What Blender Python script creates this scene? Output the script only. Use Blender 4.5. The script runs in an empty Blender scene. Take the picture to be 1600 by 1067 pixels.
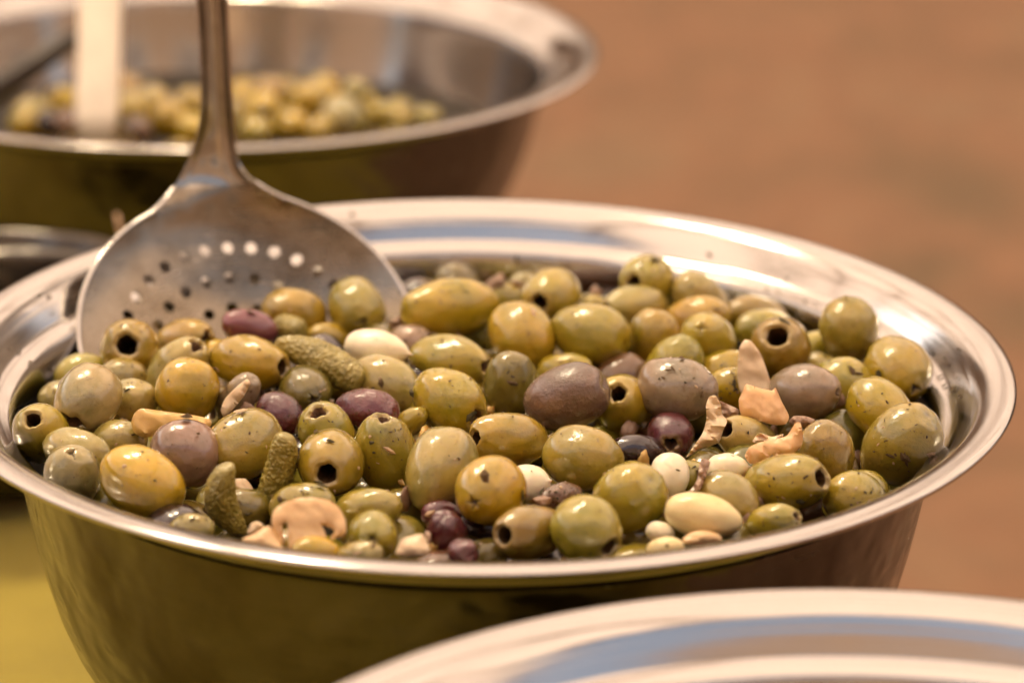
import bpy, bmesh, math, random
import numpy as np
from mathutils import Vector, Matrix, noise
from mathutils.geometry import delaunay_2d_cdt

random.seed(7)
rng = np.random.default_rng(7)
scene = bpy.context.scene
COL = scene.collection

# ------------------------------------------------------------------ camera
H = 0.314                      # height of the lens above the rim plane (m)
ZR = 0.894                     # rim of the main bowl above the ground
ZT = ZR - 0.46 * H             # table top
FPX = 4268.6                   # focal length in pixels of a 1600 px wide frame
PITCH, ROLL = math.radians(19.612), math.radians(0.795)
CAM = Vector((0.039 * H, -2.776 * H, ZR + H))
FW = Vector((0, math.cos(PITCH), -math.sin(PITCH)))
UP0 = Vector((0, math.sin(PITCH), math.cos(PITCH)))
RT0 = Vector((1, 0, 0))
RT = RT0 * math.cos(ROLL) + UP0 * math.sin(ROLL)
UP = UP0 * math.cos(ROLL) - RT0 * math.sin(ROLL)

cam_data = bpy.data.cameras.new("camera")
cam = bpy.data.objects.new("camera", cam_data)
COL.objects.link(cam)
cam.matrix_world = Matrix(((RT.x, UP.x, -FW.x, CAM.x), (RT.y, UP.y, -FW.y, CAM.y), (RT.z, UP.z, -FW.z, CAM.z), (0, 0, 0, 1)))
cam_data.sensor_width = 36
cam_data.lens = 36 * FPX / 1600
cam_data.clip_start = 0.05
cam_data.clip_end = 400
cam_data.dof.use_dof = True
cam_data.dof.focus_distance = 0.875
cam_data.dof.aperture_fstop = 6.3
scene.camera = cam

# ------------------------------------------------------------------ light
SUN_EL, SUN_AZ = math.radians(52), math.radians(-32)      # azimuth from +Y, negative to the left
world = bpy.data.worlds.new("World")
scene.world = world
world.use_nodes = True
wn = world.node_tree
bg = wn.nodes["Background"]
sky = wn.nodes.new("ShaderNodeTexSky")
sky.sky_type = 'NISHITA'
sky.sun_disc = False
sky.sun_elevation = SUN_EL
sky.sun_rotation = SUN_AZ
sky.dust_density = 9.0
sky.ozone_density = 0.3
sky.air_density = 1.0
sky_desat = wn.nodes.new("ShaderNodeHueSaturation")       # desaturates and lifts the sky for paler blue reflections
sky_desat.inputs["Saturation"].default_value = .55
sky_desat.inputs["Value"].default_value = 1.2
wn.links.new(sky.outputs[0], sky_desat.inputs["Color"])
wn.links.new(sky_desat.outputs[0], bg.inputs[0])
bg.inputs[1].default_value = 0.15
sun_d = bpy.data.lights.new("sun", 'SUN')
sun_d.energy = 5.0
sun_d.angle = math.radians(0.5)
sun_d.color = (1.0, 0.90, 0.76)
sun = bpy.data.objects.new("sun", sun_d)
COL.objects.link(sun)
sd = Vector((math.sin(SUN_AZ) * math.cos(SUN_EL), math.cos(SUN_AZ) * math.cos(SUN_EL), math.sin(SUN_EL)))
sun.rotation_euler = sd.to_track_quat('Z', 'Y').to_euler()
sun.location = sd * 20

scene.view_settings.view_transform = 'Standard'
scene.view_settings.look = 'None'
scene.view_settings.exposure = 1.24
scene.view_settings.gamma = 1
cy = scene.cycles
cy.use_denoising = True
cy.max_bounces = 10
cy.diffuse_bounces = 5
cy.glossy_bounces = 5
cy.transmission_bounces = 6
cy.sample_clamp_indirect = 8
cy.caustics_reflective = False
cy.caustics_refractive = False

# ------------------------------------------------------------------ helpers
def ray(px, py):
    x = (px - 800) / FPX
    y = -(py - 533.5) / FPX
    return FW + RT * x + UP * y            # unit depth along FW

def on_plane(px, py, z):
    d = ray(px, py)
    return CAM + d * ((z - CAM.z) / d.z)

def depth_of(p):
    return (p - CAM).dot(FW)

def px_of(p):
    d = p - CAM
    w = d.dot(FW)
    return 800 + FPX * d.dot(RT) / w, 533.5 - FPX * d.dot(UP) / w

def tag(o, label=None, cat=None, group=None, kind=None):
    if label: o["label"] = label
    if cat: o["category"] = cat
    if group: o["group"] = group
    if kind: o["kind"] = kind
    return o

def empty(name, loc=(0, 0, 0)):
    o = bpy.data.objects.new(name, None)
    o.empty_display_size = 0.02
    COL.objects.link(o)
    o.location = loc
    return o

def mesh_obj(name, verts, faces, mat, parent=None, smooth=True, mats=None, midx=None):
    me = bpy.data.meshes.new(name)
    me.from_pydata([tuple(v) for v in verts], [], faces)
    for m in (mats or [mat]):
        me.materials.append(m)
    if midx is not None:
        me.polygons.foreach_set("material_index", midx)
    if smooth:
        me.polygons.foreach_set("use_smooth", [True] * len(me.polygons))
    me.update()
    o = bpy.data.objects.new(name, me)
    COL.objects.link(o)
    if parent: o.parent = parent
    return o

def lathe(profile, n=128, closed=False):
    """profile: list of (r, z); returns verts, faces round the z axis."""
    V, F = [], []
    m = len(profile)
    for i in range(n):
        a = 2 * math.pi * i / n
        c, s = math.cos(a), math.sin(a)
        for r, z in profile:
            V.append((r * c, r * s, z))
    for i in range(n):
        j = (i + 1) % n
        for k in range(m if closed else m - 1):
            l = (k + 1) % m
            F.append((i * m + k, j * m + k, j * m + l, i * m + l))
    return V, F

def smooth_profile(pts, it=2):
    for _ in range(it):
        out = [pts[0]]
        for a, b in zip(pts[:-1], pts[1:]):
            out.append((a[0] * .75 + b[0] * .25, a[1] * .75 + b[1] * .25))
            out.append((a[0] * .25 + b[0] * .75, a[1] * .25 + b[1] * .75))
        out.append(pts[-1])
        pts = out
    return pts

# ------------------------------------------------------------------ materials
def new_mat(name):
    m = bpy.data.materials.new(name)
    m.use_nodes = True
    nt = m.node_tree
    return m, nt, nt.nodes["Principled BSDF"]

def N(nt, t, **kw):
    n = nt.nodes.new(t)
    for k, v in kw.items():
        setattr(n, k, v)
    return n

def noise_node(nt, vec, scale, detail=4, rough=.55):
    n = N(nt, "ShaderNodeTexNoise")
    n.inputs["Scale"].default_value = scale
    n.inputs["Detail"].default_value = detail
    n.inputs["Roughness"].default_value = rough
    if vec is not None: nt.links.new(vec, n.inputs["Vector"])
    return n

def ramp(nt, fac, stops):
    r = N(nt, "ShaderNodeValToRGB")
    e = r.color_ramp.elements
    while len(e) < len(stops): e.new(.5)
    for el, (p, c) in zip(e, stops):
        el.position = p
        el.color = (*c, 1) if len(c) == 3 else c
    nt.links.new(fac, r.inputs[0])
    return r

def mix_col(nt, fac, a, b, blend='MIX'):
    m = N(nt, "ShaderNodeMix", data_type='RGBA', blend_type=blend)
    for sock, v in ((m.inputs[0], fac), (m.inputs[6], a), (m.inputs[7], b)):
        if isinstance(v, (int, float)): sock.default_value = v
        elif isinstance(v, tuple): sock.default_value = (*v, 1)
        else: nt.links.new(v, sock)
    return m.outputs[2]

def steel(name, base=(.66, .63, .59), rough=.17, streak=.5, smear=0.0, soil=None, soil_scale=45, wave=0):
    m, nt, b = new_mat(name)
    L = nt.links.new
    tc = N(nt, "ShaderNodeTexCoord")
    sp = N(nt, "ShaderNodeSeparateXYZ"); L(tc.outputs["Object"], sp.inputs[0])
    at = N(nt, "ShaderNodeMath", operation='ARCTAN2'); L(sp.outputs[1], at.inputs[0]); L(sp.outputs[0], at.inputs[1])
    pw = N(nt, "ShaderNodeVectorMath", operation='MULTIPLY'); L(tc.outputs["Object"], pw.inputs[0]); pw.inputs[1].default_value = (1, 1, 0)
    ln = N(nt, "ShaderNodeVectorMath", operation='LENGTH'); L(pw.outputs[0], ln.inputs[0])
    cb = N(nt, "ShaderNodeCombineXYZ")
    def mul(s, k):
        q = N(nt, "ShaderNodeMath", operation='MULTIPLY'); L(s, q.inputs[0]); q.inputs[1].default_value = k; return q.outputs[0]
    L(mul(at.outputs[0], 2.2), cb.inputs[0]); L(mul(ln.outputs[1], 420), cb.inputs[1]); L(mul(sp.outputs[2], 420), cb.inputs[2])
    st = noise_node(nt, cb.outputs[0], 1.0, 5, .65)
    bl = noise_node(nt, tc.outputs["Object"], 22, 5, .6)
    rr = N(nt, "ShaderNodeMapRange"); L(st.outputs[0], rr.inputs[0])
    rr.inputs[1].default_value = .3; rr.inputs[2].default_value = .75
    rr.inputs[3].default_value = rough * (1 - .35 * streak); rr.inputs[4].default_value = rough * (1 + .6 * streak)
    ad = N(nt, "ShaderNodeMath", operation='MULTIPLY_ADD'); L(bl.outputs[0], ad.inputs[0]); ad.inputs[1].default_value = .12 + smear; L(rr.outputs[0], ad.inputs[2])
    sb = N(nt, "ShaderNodeMath", operation='SUBTRACT'); L(ad.outputs[0], sb.inputs[0]); sb.inputs[1].default_value = .06 + smear * .5
    L(sb.outputs[0], b.inputs["Roughness"])
    c = ramp(nt, st.outputs[0], [(.2, tuple(x * .90 for x in base)), (.8, tuple(min(1, x * 1.06) for x in base))])
    colr = c.outputs[0]
    if soil:
        sn = noise_node(nt, tc.outputs["Object"], soil_scale, 6, .65)
        sr = ramp(nt, sn.outputs[0], [(.44, (0, 0, 0)), (.66, (1, 1, 1))])
        colr = mix_col(nt, mul(sr.outputs[0], .6), colr, soil)
    L(colr, b.inputs["Base Color"])
    b.inputs["Metallic"].default_value = 1
    bp = N(nt, "ShaderNodeBump"); bp.inputs["Strength"].default_value = .045 * streak; bp.inputs["Distance"].default_value = .0006
    L(st.outputs[0], bp.inputs["Height"]); L(bp.outputs[0], b.inputs["Normal"])
    if wave:
        wv = noise_node(nt, tc.outputs["Object"], 17, 3, .5)
        b2 = N(nt, "ShaderNodeBump"); b2.inputs["Strength"].default_value = .8; b2.inputs["Distance"].default_value = .009
        L(wv.outputs[0], b2.inputs["Height"]); L(bp.outputs[0], b2.inputs["Normal"]); L(b2.outputs[0], b.inputs["Normal"])
    return m

def skin_mat(name="olive_skin", mottle=.5, rough=.2, sss=.12, wrinkle=.25):
    """olive skin: the colour comes from the object's own colour, the darker scar from a vertex attribute"""
    m, nt, b = new_mat(name)
    L = nt.links.new
    tc = N(nt, "ShaderNodeTexCoord")
    oi = N(nt, "ShaderNodeObjectInfo")
    off = N(nt, "ShaderNodeVectorMath", operation='MULTIPLY_ADD')
    L(oi.outputs["Random"], off.inputs[0]); off.inputs[1].default_value = (3.1, 5.7, 9.3); L(tc.outputs["Object"], off.inputs[2])
    n1 = noise_node(nt, off.outputs[0], 70, 4, .6)
    n2 = noise_node(nt, off.outputs[0], 420, 4, .6)
    n3 = noise_node(nt, off.outputs[0], 150, 6, .7)
    r1 = ramp(nt, n1.outputs[0], [(.28, (.60, .70, .66)), (.5, (1, 1, 1)), (.72, (1.28, 1.12, .95))])
    c1 = mix_col(nt, mottle + .4, oi.outputs["Color"], r1.outputs[0], 'MULTIPLY')
    r2 = ramp(nt, n2.outputs[0], [(.32, (.66, .60, .50)), (.43, (1, 1, 1))])
    c2 = mix_col(nt, .6, c1, r2.outputs[0], 'MULTIPLY')
    # small brown blemishes
    r3 = ramp(nt, n3.outputs[0], [(.62, (0, 0, 0)), (.70, (1, 1, 1))])
    bl = N(nt, "ShaderNodeMath", operation='MULTIPLY'); L(r3.outputs[0], bl.inputs[0]); bl.inputs[1].default_value = .6
    c3 = mix_col(nt, bl.outputs[0], c2, (.13, .075, .03))
    n4 = noise_node(nt, off.outputs[0], 46, 3, .5)
    r4 = ramp(nt, n4.outputs[0], [(.56, (0, 0, 0)), (.70, (1, 1, 1))])
    br = N(nt, "ShaderNodeMath", operation='MULTIPLY'); L(r4.outputs[0], br.inputs[0]); br.inputs[1].default_value = .22
    c3 = mix_col(nt, br.outputs[0], c3, (.17, .085, .035))
    sc = N(nt, "ShaderNodeAttribute", attribute_name="scar")
    c4 = mix_col(nt, sc.outputs["Fac"], c3, (.06, .032, .018))
    pa = N(nt, "ShaderNodeAttribute", attribute_name="pale")
    c5 = mix_col(nt, pa.outputs["Fac"], c4, (.40, .29, .12))
    L(c5, b.inputs["Base Color"])
    rr = N(nt, "ShaderNodeMapRange"); L(n1.outputs[0], rr.inputs[0]); rr.inputs[3].default_value = rough * .6; rr.inputs[4].default_value = rough * 1.5
    L(rr.outputs[0], b.inputs["Roughness"])
    b.inputs["Subsurface Weight"].default_value = sss
    b.inputs["Subsurface Radius"].default_value = (1, .6, .2)
    b.inputs["Subsurface Scale"].default_value = .003
    b.inputs["IOR"].default_value = 1.47
    b.inputs["Coat Weight"].default_value = .8
    b.inputs["Coat Roughness"].default_value = .035
    bp = N(nt, "ShaderNodeBump"); bp.inputs["Strength"].default_value = wrinkle; bp.inputs["Distance"].default_value = .0012
    ad = N(nt, "ShaderNodeMath", operation='MULTIPLY_ADD'); L(n2.outputs[0], ad.inputs[0]); ad.inputs[1].default_value = .3; L(n3.outputs[0], ad.inputs[2])
    L(ad.outputs[0], bp.inputs["Height"]); L(bp.outputs[0], b.inputs["Normal"])
    bp2 = N(nt, "ShaderNodeBump"); bp2.inputs["Strength"].default_value = wrinkle * .5; bp2.inputs["Distance"].default_value = .0010
    L(n3.outputs[0], bp2.inputs["Height"]); L(bp2.outputs[0], b.inputs["Coat Normal"])
    return m

def food_mat(name, col, col2, scale=90, rough=.4, sss=.2, bump=.3, coat=.15, lo=.35, hi=.7):
    m, nt, b = new_mat(name)
    L = nt.links.new
    tc = N(nt, "ShaderNodeTexCoord")
    n1 = noise_node(nt, tc.outputs["Object"], scale, 5, .6)
    n2 = noise_node(nt, tc.outputs["Object"], scale * 6, 4, .6)
    r = ramp(nt, n1.outputs[0], [(lo, col), (hi, col2)])
    r2 = ramp(nt, n2.outputs[0], [(.25, (.8, .75, .7)), (.45, (1, 1, 1))])
    L(mix_col(nt, .7, r.outputs[0], r2.outputs[0], 'MULTIPLY'), b.inputs["Base Color"])
    b.inputs["Roughness"].default_value = rough
    b.inputs["Subsurface Weight"].default_value = sss
    b.inputs["Subsurface Radius"].default_value = (1, .6, .3)
    b.inputs["Subsurface Scale"].default_value = .003
    b.inputs["Coat Weight"].default_value = coat
    b.inputs["Coat Roughness"].default_value = .12
    bp = N(nt, "ShaderNodeBump"); bp.inputs["Strength"].default_value = bump; bp.inputs["Distance"].default_value = .001
    ad = N(nt, "ShaderNodeMath", operation='MULTIPLY_ADD'); L(n2.outputs[0], ad.inputs[0]); ad.inputs[1].default_value = .3; L(n1.outputs[0], ad.inputs[2])
    L(ad.outputs[0], bp.inputs["Height"]); L(bp.outputs[0], b.inputs["Normal"])
    return m

M_STEEL = steel("bowl_steel", base=(.44, .41, .38), rough=.15, streak=.8, smear=.05)
M_STEEL_OUT = steel("shade_dark_stained_steel", base=(.125, .115, .102), rough=.2, streak=.6, smear=.18, soil=(.05, .034, .02), soil_scale=17, wave=1)  # base darkened to carry the shaded surroundings it would reflect, soil blotches over it
M_STEEL_RIM = steel("rim_steel", base=(.49, .465, .44), rough=.135, streak=1.2, smear=.03)
M_STEEL_SK = steel("skimmer_steel", base=(.27, .228, .178), rough=.235, streak=.4, smear=.14, soil=(.075, .048, .022), soil_scale=30)
M_STEEL_HD = steel("skimmer_handle_steel", base=(.36, .33, .29), rough=.15, streak=.5, smear=.10, soil=(.12, .085, .045), soil_scale=40)
M_SKIN = skin_mat()
M_WRINK = skin_mat("wrinkled_olive_skin", mottle=.7, rough=.25, sss=.05, wrinkle=.8)
M_PIT = food_mat("pit_flesh", (.07, .036, .012), (.16, .088, .032), 200, .5, .0, .4)
M_TORN = food_mat("torn_flesh", (.15, .085, .055), (.30, .19, .12), 260, .4, .1, .8)
M_GARLIC = food_mat("garlic_flesh", (.80, .70, .48), (.86, .79, .62), 60, .32, .35, .12, .2)
M_GARLIC_Y = food_mat("yellow_garlic_flesh", (.72, .56, .26), (.80, .68, .38), 60, .3, .35, .12, .3)
M_MUSH = food_mat("mushroom_flesh", (.62, .38, .17), (.70, .50, .27), 45, .38, .3, .25, .2)
M_MUSH_P = food_mat("pale_mushroom_flesh", (.58, .42, .25), (.66, .51, .33), 45, .4, .3, .25, .2)
M_MUSH_O = food_mat("orange_mushroom_flesh", (.64, .36, .15), (.72, .46, .22), 45, .35, .3, .25, .3)
M_MUSH_B = food_mat("brown_mushroom_shred", (.26, .15, .09), (.40, .26, .17), 160, .4, .2, .8, .3)
M_SLAB = food_mat("yellow_pickle_flesh", (.52, .31, .07), (.60, .38, .11), 70, .35, .3, .2, .3)
M_GHERK = food_mat("gherkin_skin", (.21, .165, .026), (.40, .315, .075), 240, .28, .12, .6, .4)
M_HERB = food_mat("dried_herb", (.065, .040, .018), (.13, .08, .036), 300, .7, 0, .3, 0)
M_HERB2 = food_mat("dried_green_herb", (.045, .038, .018), (.085, .07, .035), 300, .7, 0, .3, 0)
M_CRUMB = food_mat("garlic_crumb", (.45, .28, .14), (.6, .42, .24), 300, .45, .2, .5, .2)

# ground, cloth
def ground_mat():
    m, nt, b = new_mat("terracotta_ground")
    L = nt.links.new
    tc = N(nt, "ShaderNodeTexCoord")
    n1 = noise_node(nt, tc.outputs["Object"], 2.3, 4, .6)
    n2 = noise_node(nt, tc.outputs["Object"], 9, 5, .6)
    r = ramp(nt, n1.outputs[0], [(.34, (.150, .092, .042)), (.50, (.222, .114, .054)), (.64, (.205, .125, .062))])
    r2 = ramp(nt, n2.outputs[0], [(.3, (.8, .8, .8)), (.7, (1.12, 1.12, 1.12))])
    L(mix_col(nt, .8, r.outputs[0], r2.outputs[0], 'MULTIPLY'), b.inputs["Base Color"])
    b.inputs["Roughness"].default_value = .85
    bp = N(nt, "ShaderNodeBump"); bp.inputs["Strength"].default_value = .3; bp.inputs["Distance"].default_value = .01
    L(n2.outputs[0], bp.inputs["Height"]); L(bp.outputs[0], b.inputs["Normal"])
    return m

def cloth_mat():
    m, nt, b = new_mat("olive_yellow_cloth")
    L = nt.links.new
    tc = N(nt, "ShaderNodeTexCoord")
    n1 = noise_node(nt, tc.outputs["Object"], 12, 4, .6)
    n2 = noise_node(nt, tc.outputs["Object"], 1300, 2, .5)
    r = ramp(nt, n1.outputs[0], [(.35, (.31, .235, .010)), (.65, (.38, .29, .017))])
    r2 = ramp(nt, n2.outputs[0], [(.3, (.8, .8, .8)), (.7, (1.1, 1.1, 1.1))])
    L(mix_col(nt, .8, r.outputs[0], r2.outputs[0], 'MULTIPLY'), b.inputs["Base Color"])
    b.inputs["Roughness"].default_value = .8
    b.inputs["Sheen Weight"].default_value = .2
    bp = N(nt, "ShaderNodeBump"); bp.inputs["Strength"].default_value = .5; bp.inputs["Distance"].default_value = .0006
    L(n2.outputs[0], bp.inputs["Height"]); L(bp.outputs[0], b.inputs["Normal"])
    return m

def canvas_mat():
    m, nt, b = new_mat("cream_canvas")
    L = nt.links.new
    out = nt.nodes["Material Output"]
    tr = N(nt, "ShaderNodeBsdfTranslucent"); tr.inputs[0].default_value = (.62, .50, .41, 1)
    df = N(nt, "ShaderNodeBsdfDiffuse"); df.inputs[0].default_value = (.70, .60, .50, 1)
    mx = N(nt, "ShaderNodeMixShader"); mx.inputs[0].default_value = .6
    L(df.outputs[0], mx.inputs[1]); L(tr.outputs[0], mx.inputs[2]); L(mx.outputs[0], out.inputs[0])
    return m

def plain_mat(name, col, rough=.5, metal=0):
    m, nt, b = new_mat(name)
    tc = N(nt, "ShaderNodeTexCoord")
    n1 = noise_node(nt, tc.outputs["Object"], 60, 4, .6)
    r = ramp(nt, n1.outputs[0], [(.3, tuple(c * .88 for c in col)), (.7, tuple(min(1, c * 1.08) for c in col))])
    nt.links.new(r.outputs[0], b.inputs["Base Color"])
    b.inputs["Roughness"].default_value = rough
    b.inputs["Metallic"].default_value = metal
    return m

M_WOOD = plain_mat("table_wood", (.30, .19, .10), .6)
M_PICK = plain_mat("toothpick_wood", (.62, .40, .24), .6)
M_CREAM = plain_mat("cream_plastic", (.84, .74, .62), .35)
M_POLE = plain_mat("painted_pole", (.6, .58, .55), .4)
M_OIL = food_mat("shade_dark_oil", (.012, .009, .004), (.02, .014, .006), 40, .45, 0, .1, 0)  # filler oil toned near-black for the shade between the olives

M_OIL.node_tree.nodes['Principled BSDF'].inputs['Specular IOR Level'].default_value = .12
for m_ in (M_HERB, M_HERB2): m_.node_tree.nodes['Principled BSDF'].inputs['Specular IOR Level'].default_value = .15
# ------------------------------------------------------------------ setting
g = mesh_obj("ground", [(-60, -60, 0), (60, -60, 0), (60, 60, 0), (-60, 60, 0)], [(0, 1, 2, 3)], ground_mat())
tag(g, "terracotta coloured ground far below the bowls, out of focus", "ground", kind="structure")

# table: a rectangle whose right edge runs from beside the main bowl to behind the back bowl
ta = math.atan2(0.45, 1.9)
tq = Matrix.Rotation(ta, 4, 'Z')
right_edge = Vector((0.40 * H, 0.30 * H, 0))
tx, ty = Vector((math.cos(ta), math.sin(ta), 0)), Vector((-math.sin(ta), math.cos(ta), 0))
TW = 0.95
t_near, t_far = -0.75, 0.66
tcen = right_edge - tx * (TW / 2) + ty * ((t_near + t_far) / 2)
TL = t_far - t_near
table = empty("market_table", (tcen.x, tcen.y, 0)); table.rotation_euler.z = ta
tag(table, "wooden trestle table under the olive yellow cloth", "table")
def box(cx, cyy, cz, sx, sy, sz):
    v = [(cx + i * sx / 2, cyy + j * sy / 2, cz + k * sz / 2) for i in (-1, 1) for j in (-1, 1) for k in (-1, 1)]
    f = [(0, 1, 3, 2), (4, 6, 7, 5), (0, 4, 5, 1), (2, 3, 7, 6), (0, 2, 6, 4), (1, 5, 7, 3)]
    return v, f
mesh_obj("tabletop", *box(0, 0, ZT - .0185, TW - .01, TL - .01, .03), M_WOOD, table, False)
for i in (-1, 1):
    for j in (-1, 1):
        mesh_obj("leg", *box(i * (TW / 2 - .06), j * (TL / 2 - .06), (ZT - .0335) / 2, .05, .05, ZT - .0335), M_WOOD, table, False)
# cloth: one sheet, top plus hanging sides
V, F = [], []
NU, NV = 90, 120
hang = .28
def cloth_pt(u, v):
    W2, L2 = TW / 2, TL / 2
    ou, ov = max(0, abs(u) - W2), max(0, abs(v) - L2)
    x = max(-W2, min(W2, u)); y = max(-L2, min(L2, v))
    z = ZT - .0015 + .0009 * noise.noise(Vector((u * 9, v * 9, 0)))
    drop = max(ou, ov)
    if drop > 0:
        z -= drop
        w = .012 * min(1, drop / .1)
        s = math.sin(v * 24 if ou >= ov else u * 24)
        if ou > 0: x += math.copysign(.004 + w * (1 + s), u)
        if ov > 0: y += math.copysign(.004 + w * (1 + s), v)
    return (x, y, z)
for i in range(NU + 1):
    for j in range(NV + 1):
        V.append(cloth_pt((i / NU - .5) * (TW + 2 * hang), (j / NV - .5) * (TL + 2 * hang)))
for i in range(NU):
    for j in range(NV):
        a = i * (NV + 1) + j
        F.append((a, a + NV + 1, a + NV + 2, a + 1))
cl = mesh_obj("tablecloth", V, F, cloth_mat())
cl.location = (tcen.x, tcen.y, 0); cl.rotation_euler.z = ta
tag(cl, "olive yellow tablecloth spread under the steel bowls", "tablecloth")

# stall awning overhead, seen only as the cream light in the steel
aw = empty("stall_awning", (0, 0, 0))
tag(aw, "cream canvas awning stretched over the stall, mirrored in the steel rims", "awning")
V, F = [], []
AX0, AX1, AY0, AY1, AZ = -7.0, 7.0, -1.95, 12.6, 4.3
NA, NB = 24, 24
for i in range(NA + 1):
    for j in range(NB + 1):
        x = AX0 + (AX1 - AX0) * i / NA; y = AY0 + (AY1 - AY0) * j / NB
        V.append((x, y, AZ - .06 * math.sin(math.pi * i / NA) - .05 * math.sin(math.pi * j / NB)))
for i in range(NA):
    for j in range(NB):
        a = i * (NB + 1) + j
        F.append((a, a + NB + 1, a + NB + 2, a + 1))
mesh_obj("canvas", V, F, canvas_mat(), aw)
for k in range(9):
    y = AY0 + .05 + (AY1 - AY0 - .1) * k / 8
    r_ = mesh_obj("rafter", *box(0, 0, 0, AX1 - AX0, .12, .10), M_WOOD, aw, False); r_.location = (0, y, AZ - .22)
for x in (-4.2, -1.4, 1.4, 4.2):
    r_ = mesh_obj("rafter", *box(0, 0, 0, .14, AY1 - AY0, .09), M_WOOD, aw, False); r_.location = (x, (AY0 + AY1) / 2, AZ - .32)
for x in (AX0, AX1):
    for y in (AY0, AY1):
        vv, ff = lathe([(.03, 0), (.03, AZ)], 12)
        p = mesh_obj("pole", vv, ff, M_POLE, aw); p.location = (x, y, 0)

# two globe lamps hanging from the awning: the photograph shows their small warm glints on every olive
def lamp_mat():
    m, nt, b = new_mat("lamp_glass")
    b.inputs["Base Color"].default_value = (.9, .8, .6, 1)
    b.inputs["Emission Color"].default_value = (1, .82, .55, 1)
    b.inputs["Emission Strength"].default_value = 72
    return m
M_LAMP = lamp_mat()
for (x, y, z, lab) in ((-.52, .40, ZR + 1.02, "warm globe lamp hanging under the awning, nearer the camera"), (-.27, .56, ZR + 1.05, "warm globe lamp hanging under the awning, farther back")):
    lp = empty("hanging_lamp", (x, y, z)); tag(lp, lab, "lamp", "globe lamps under the awning")
    vv, ff = lathe([(.0005, -.055)] + [(.055 * math.sin(t), -.055 * math.cos(t)) for t in np.linspace(.15, 2.8, 18)], 32)
    mesh_obj("globe", vv, ff, M_LAMP, lp)
    vv, ff = lathe([(.02, .05), (.022, .055), (.022, .10), (.004, .105), (.003, AZ - z - .09)], 24)
    mesh_obj("socket", vv, ff, M_POLE, lp)

# unseen house front added behind the camera to block sky from the steel
hf = empty("unseen_house_front", (0, -4.6, 0)); tag(hf, "unseen brown plastered house front added behind the camera to block sky reflections", "house")
M_PLASTER = plain_mat("unseen_brown_plaster", (.17, .105, .062), .9)
M_PANE = plain_mat("unseen_dark_pane", (.03, .03, .035), .08)
mesh_obj("wall", *box(0, -.15, 2.75, 22, .3, 5.5), M_PLASTER, hf, False)
for x in (-3.6, -1.3, 1.2, 3.5):
    w = mesh_obj("window", *box(x, .01, 2.9, 1.0, .06, 1.2), M_POLE, hf, False)
    mesh_obj("pane", *box(x, .045, 2.9, .86, .012, 1.06), M_PANE, w, False)
d_ = mesh_obj("door", *box(-.1, .01, 1.05, 1.1, .06, 2.1), M_WOOD, hf, False)

for sx, lab in ((-1, "shaded house front added unseen on the left to block the side sky"), (1, "shaded house front added unseen on the right to block the side sky")):
    hs = empty("unseen_house_front", (sx * 11.5, 4, 0)); tag(hs, lab, "house")  # side walls added to keep blue sky out of the bowl reflections
    mesh_obj("wall", *box(0, 0, 2.5, .3, 15, 5.0), M_PLASTER, hs, False)
    for y in (-5, -2, 1, 4):
        w = mesh_obj("window", *box(-sx * .16, y, 3.0, .06, 1.0, 1.3), M_POLE, hs, False)
        mesh_obj("pane", *box(-sx * .195, y, 3.0, .012, .86, 1.16), M_PANE, w, False)
hf2 = empty("unseen_house_front", (0, 13, 0)); tag(hf2, "unseen shaded brown house front across the square, mirrored low in the steel rims", "house")
mesh_obj("wall", *box(0, .15, 2.6, 26, .3, 5.2), plain_mat("unseen_tan_plaster", (.22, .155, .105), .9), hf2, False)
for x in (-7, -4.2, -1.4, 1.6, 4.5, 7.4):
    w = mesh_obj("window", *box(x, -.01, 3.4, 1.0, .06, 1.3), M_POLE, hf2, False)
    mesh_obj("pane", *box(x, -.045, 3.4, .86, .012, 1.16), M_PANE, w, False)

# ------------------------------------------------------------------ bowls
RIM = [(.5735, .0085), (.5765, .0060), (.5772, .0030), (.5750, .0008), (.570, -.0002), (.562, .0), (.552, .0012), (.5440, .0045),
       (.5370, .0110), (.5312, .0190), (.5258, .0270), (.5214, .0335), (.5180, .0385), (.5125, .0428), (.5050, .0455), (.4990, .0475)]
WALL = [(.4990, .0475), (.4955, .0520), (.4930, .0600), (.4905, .075), (.487, .10), (.4825, .13), (.470, .20), (.448, .28), (.415, .345),
        (.365, .398), (.30, .436), (.22, .450), (.10, .452), (.0005, .452)]
T = .0042

def wall_r(d):
    for (r0, d0), (r1, d1) in zip(WALL[:-1], WALL[1:]):
        if d0 <= d <= d1: return r0 + (r1 - r0) * (d - d0) / max(1e-6, d1 - d0)
    return .5 if d < .05 else .2

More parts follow.
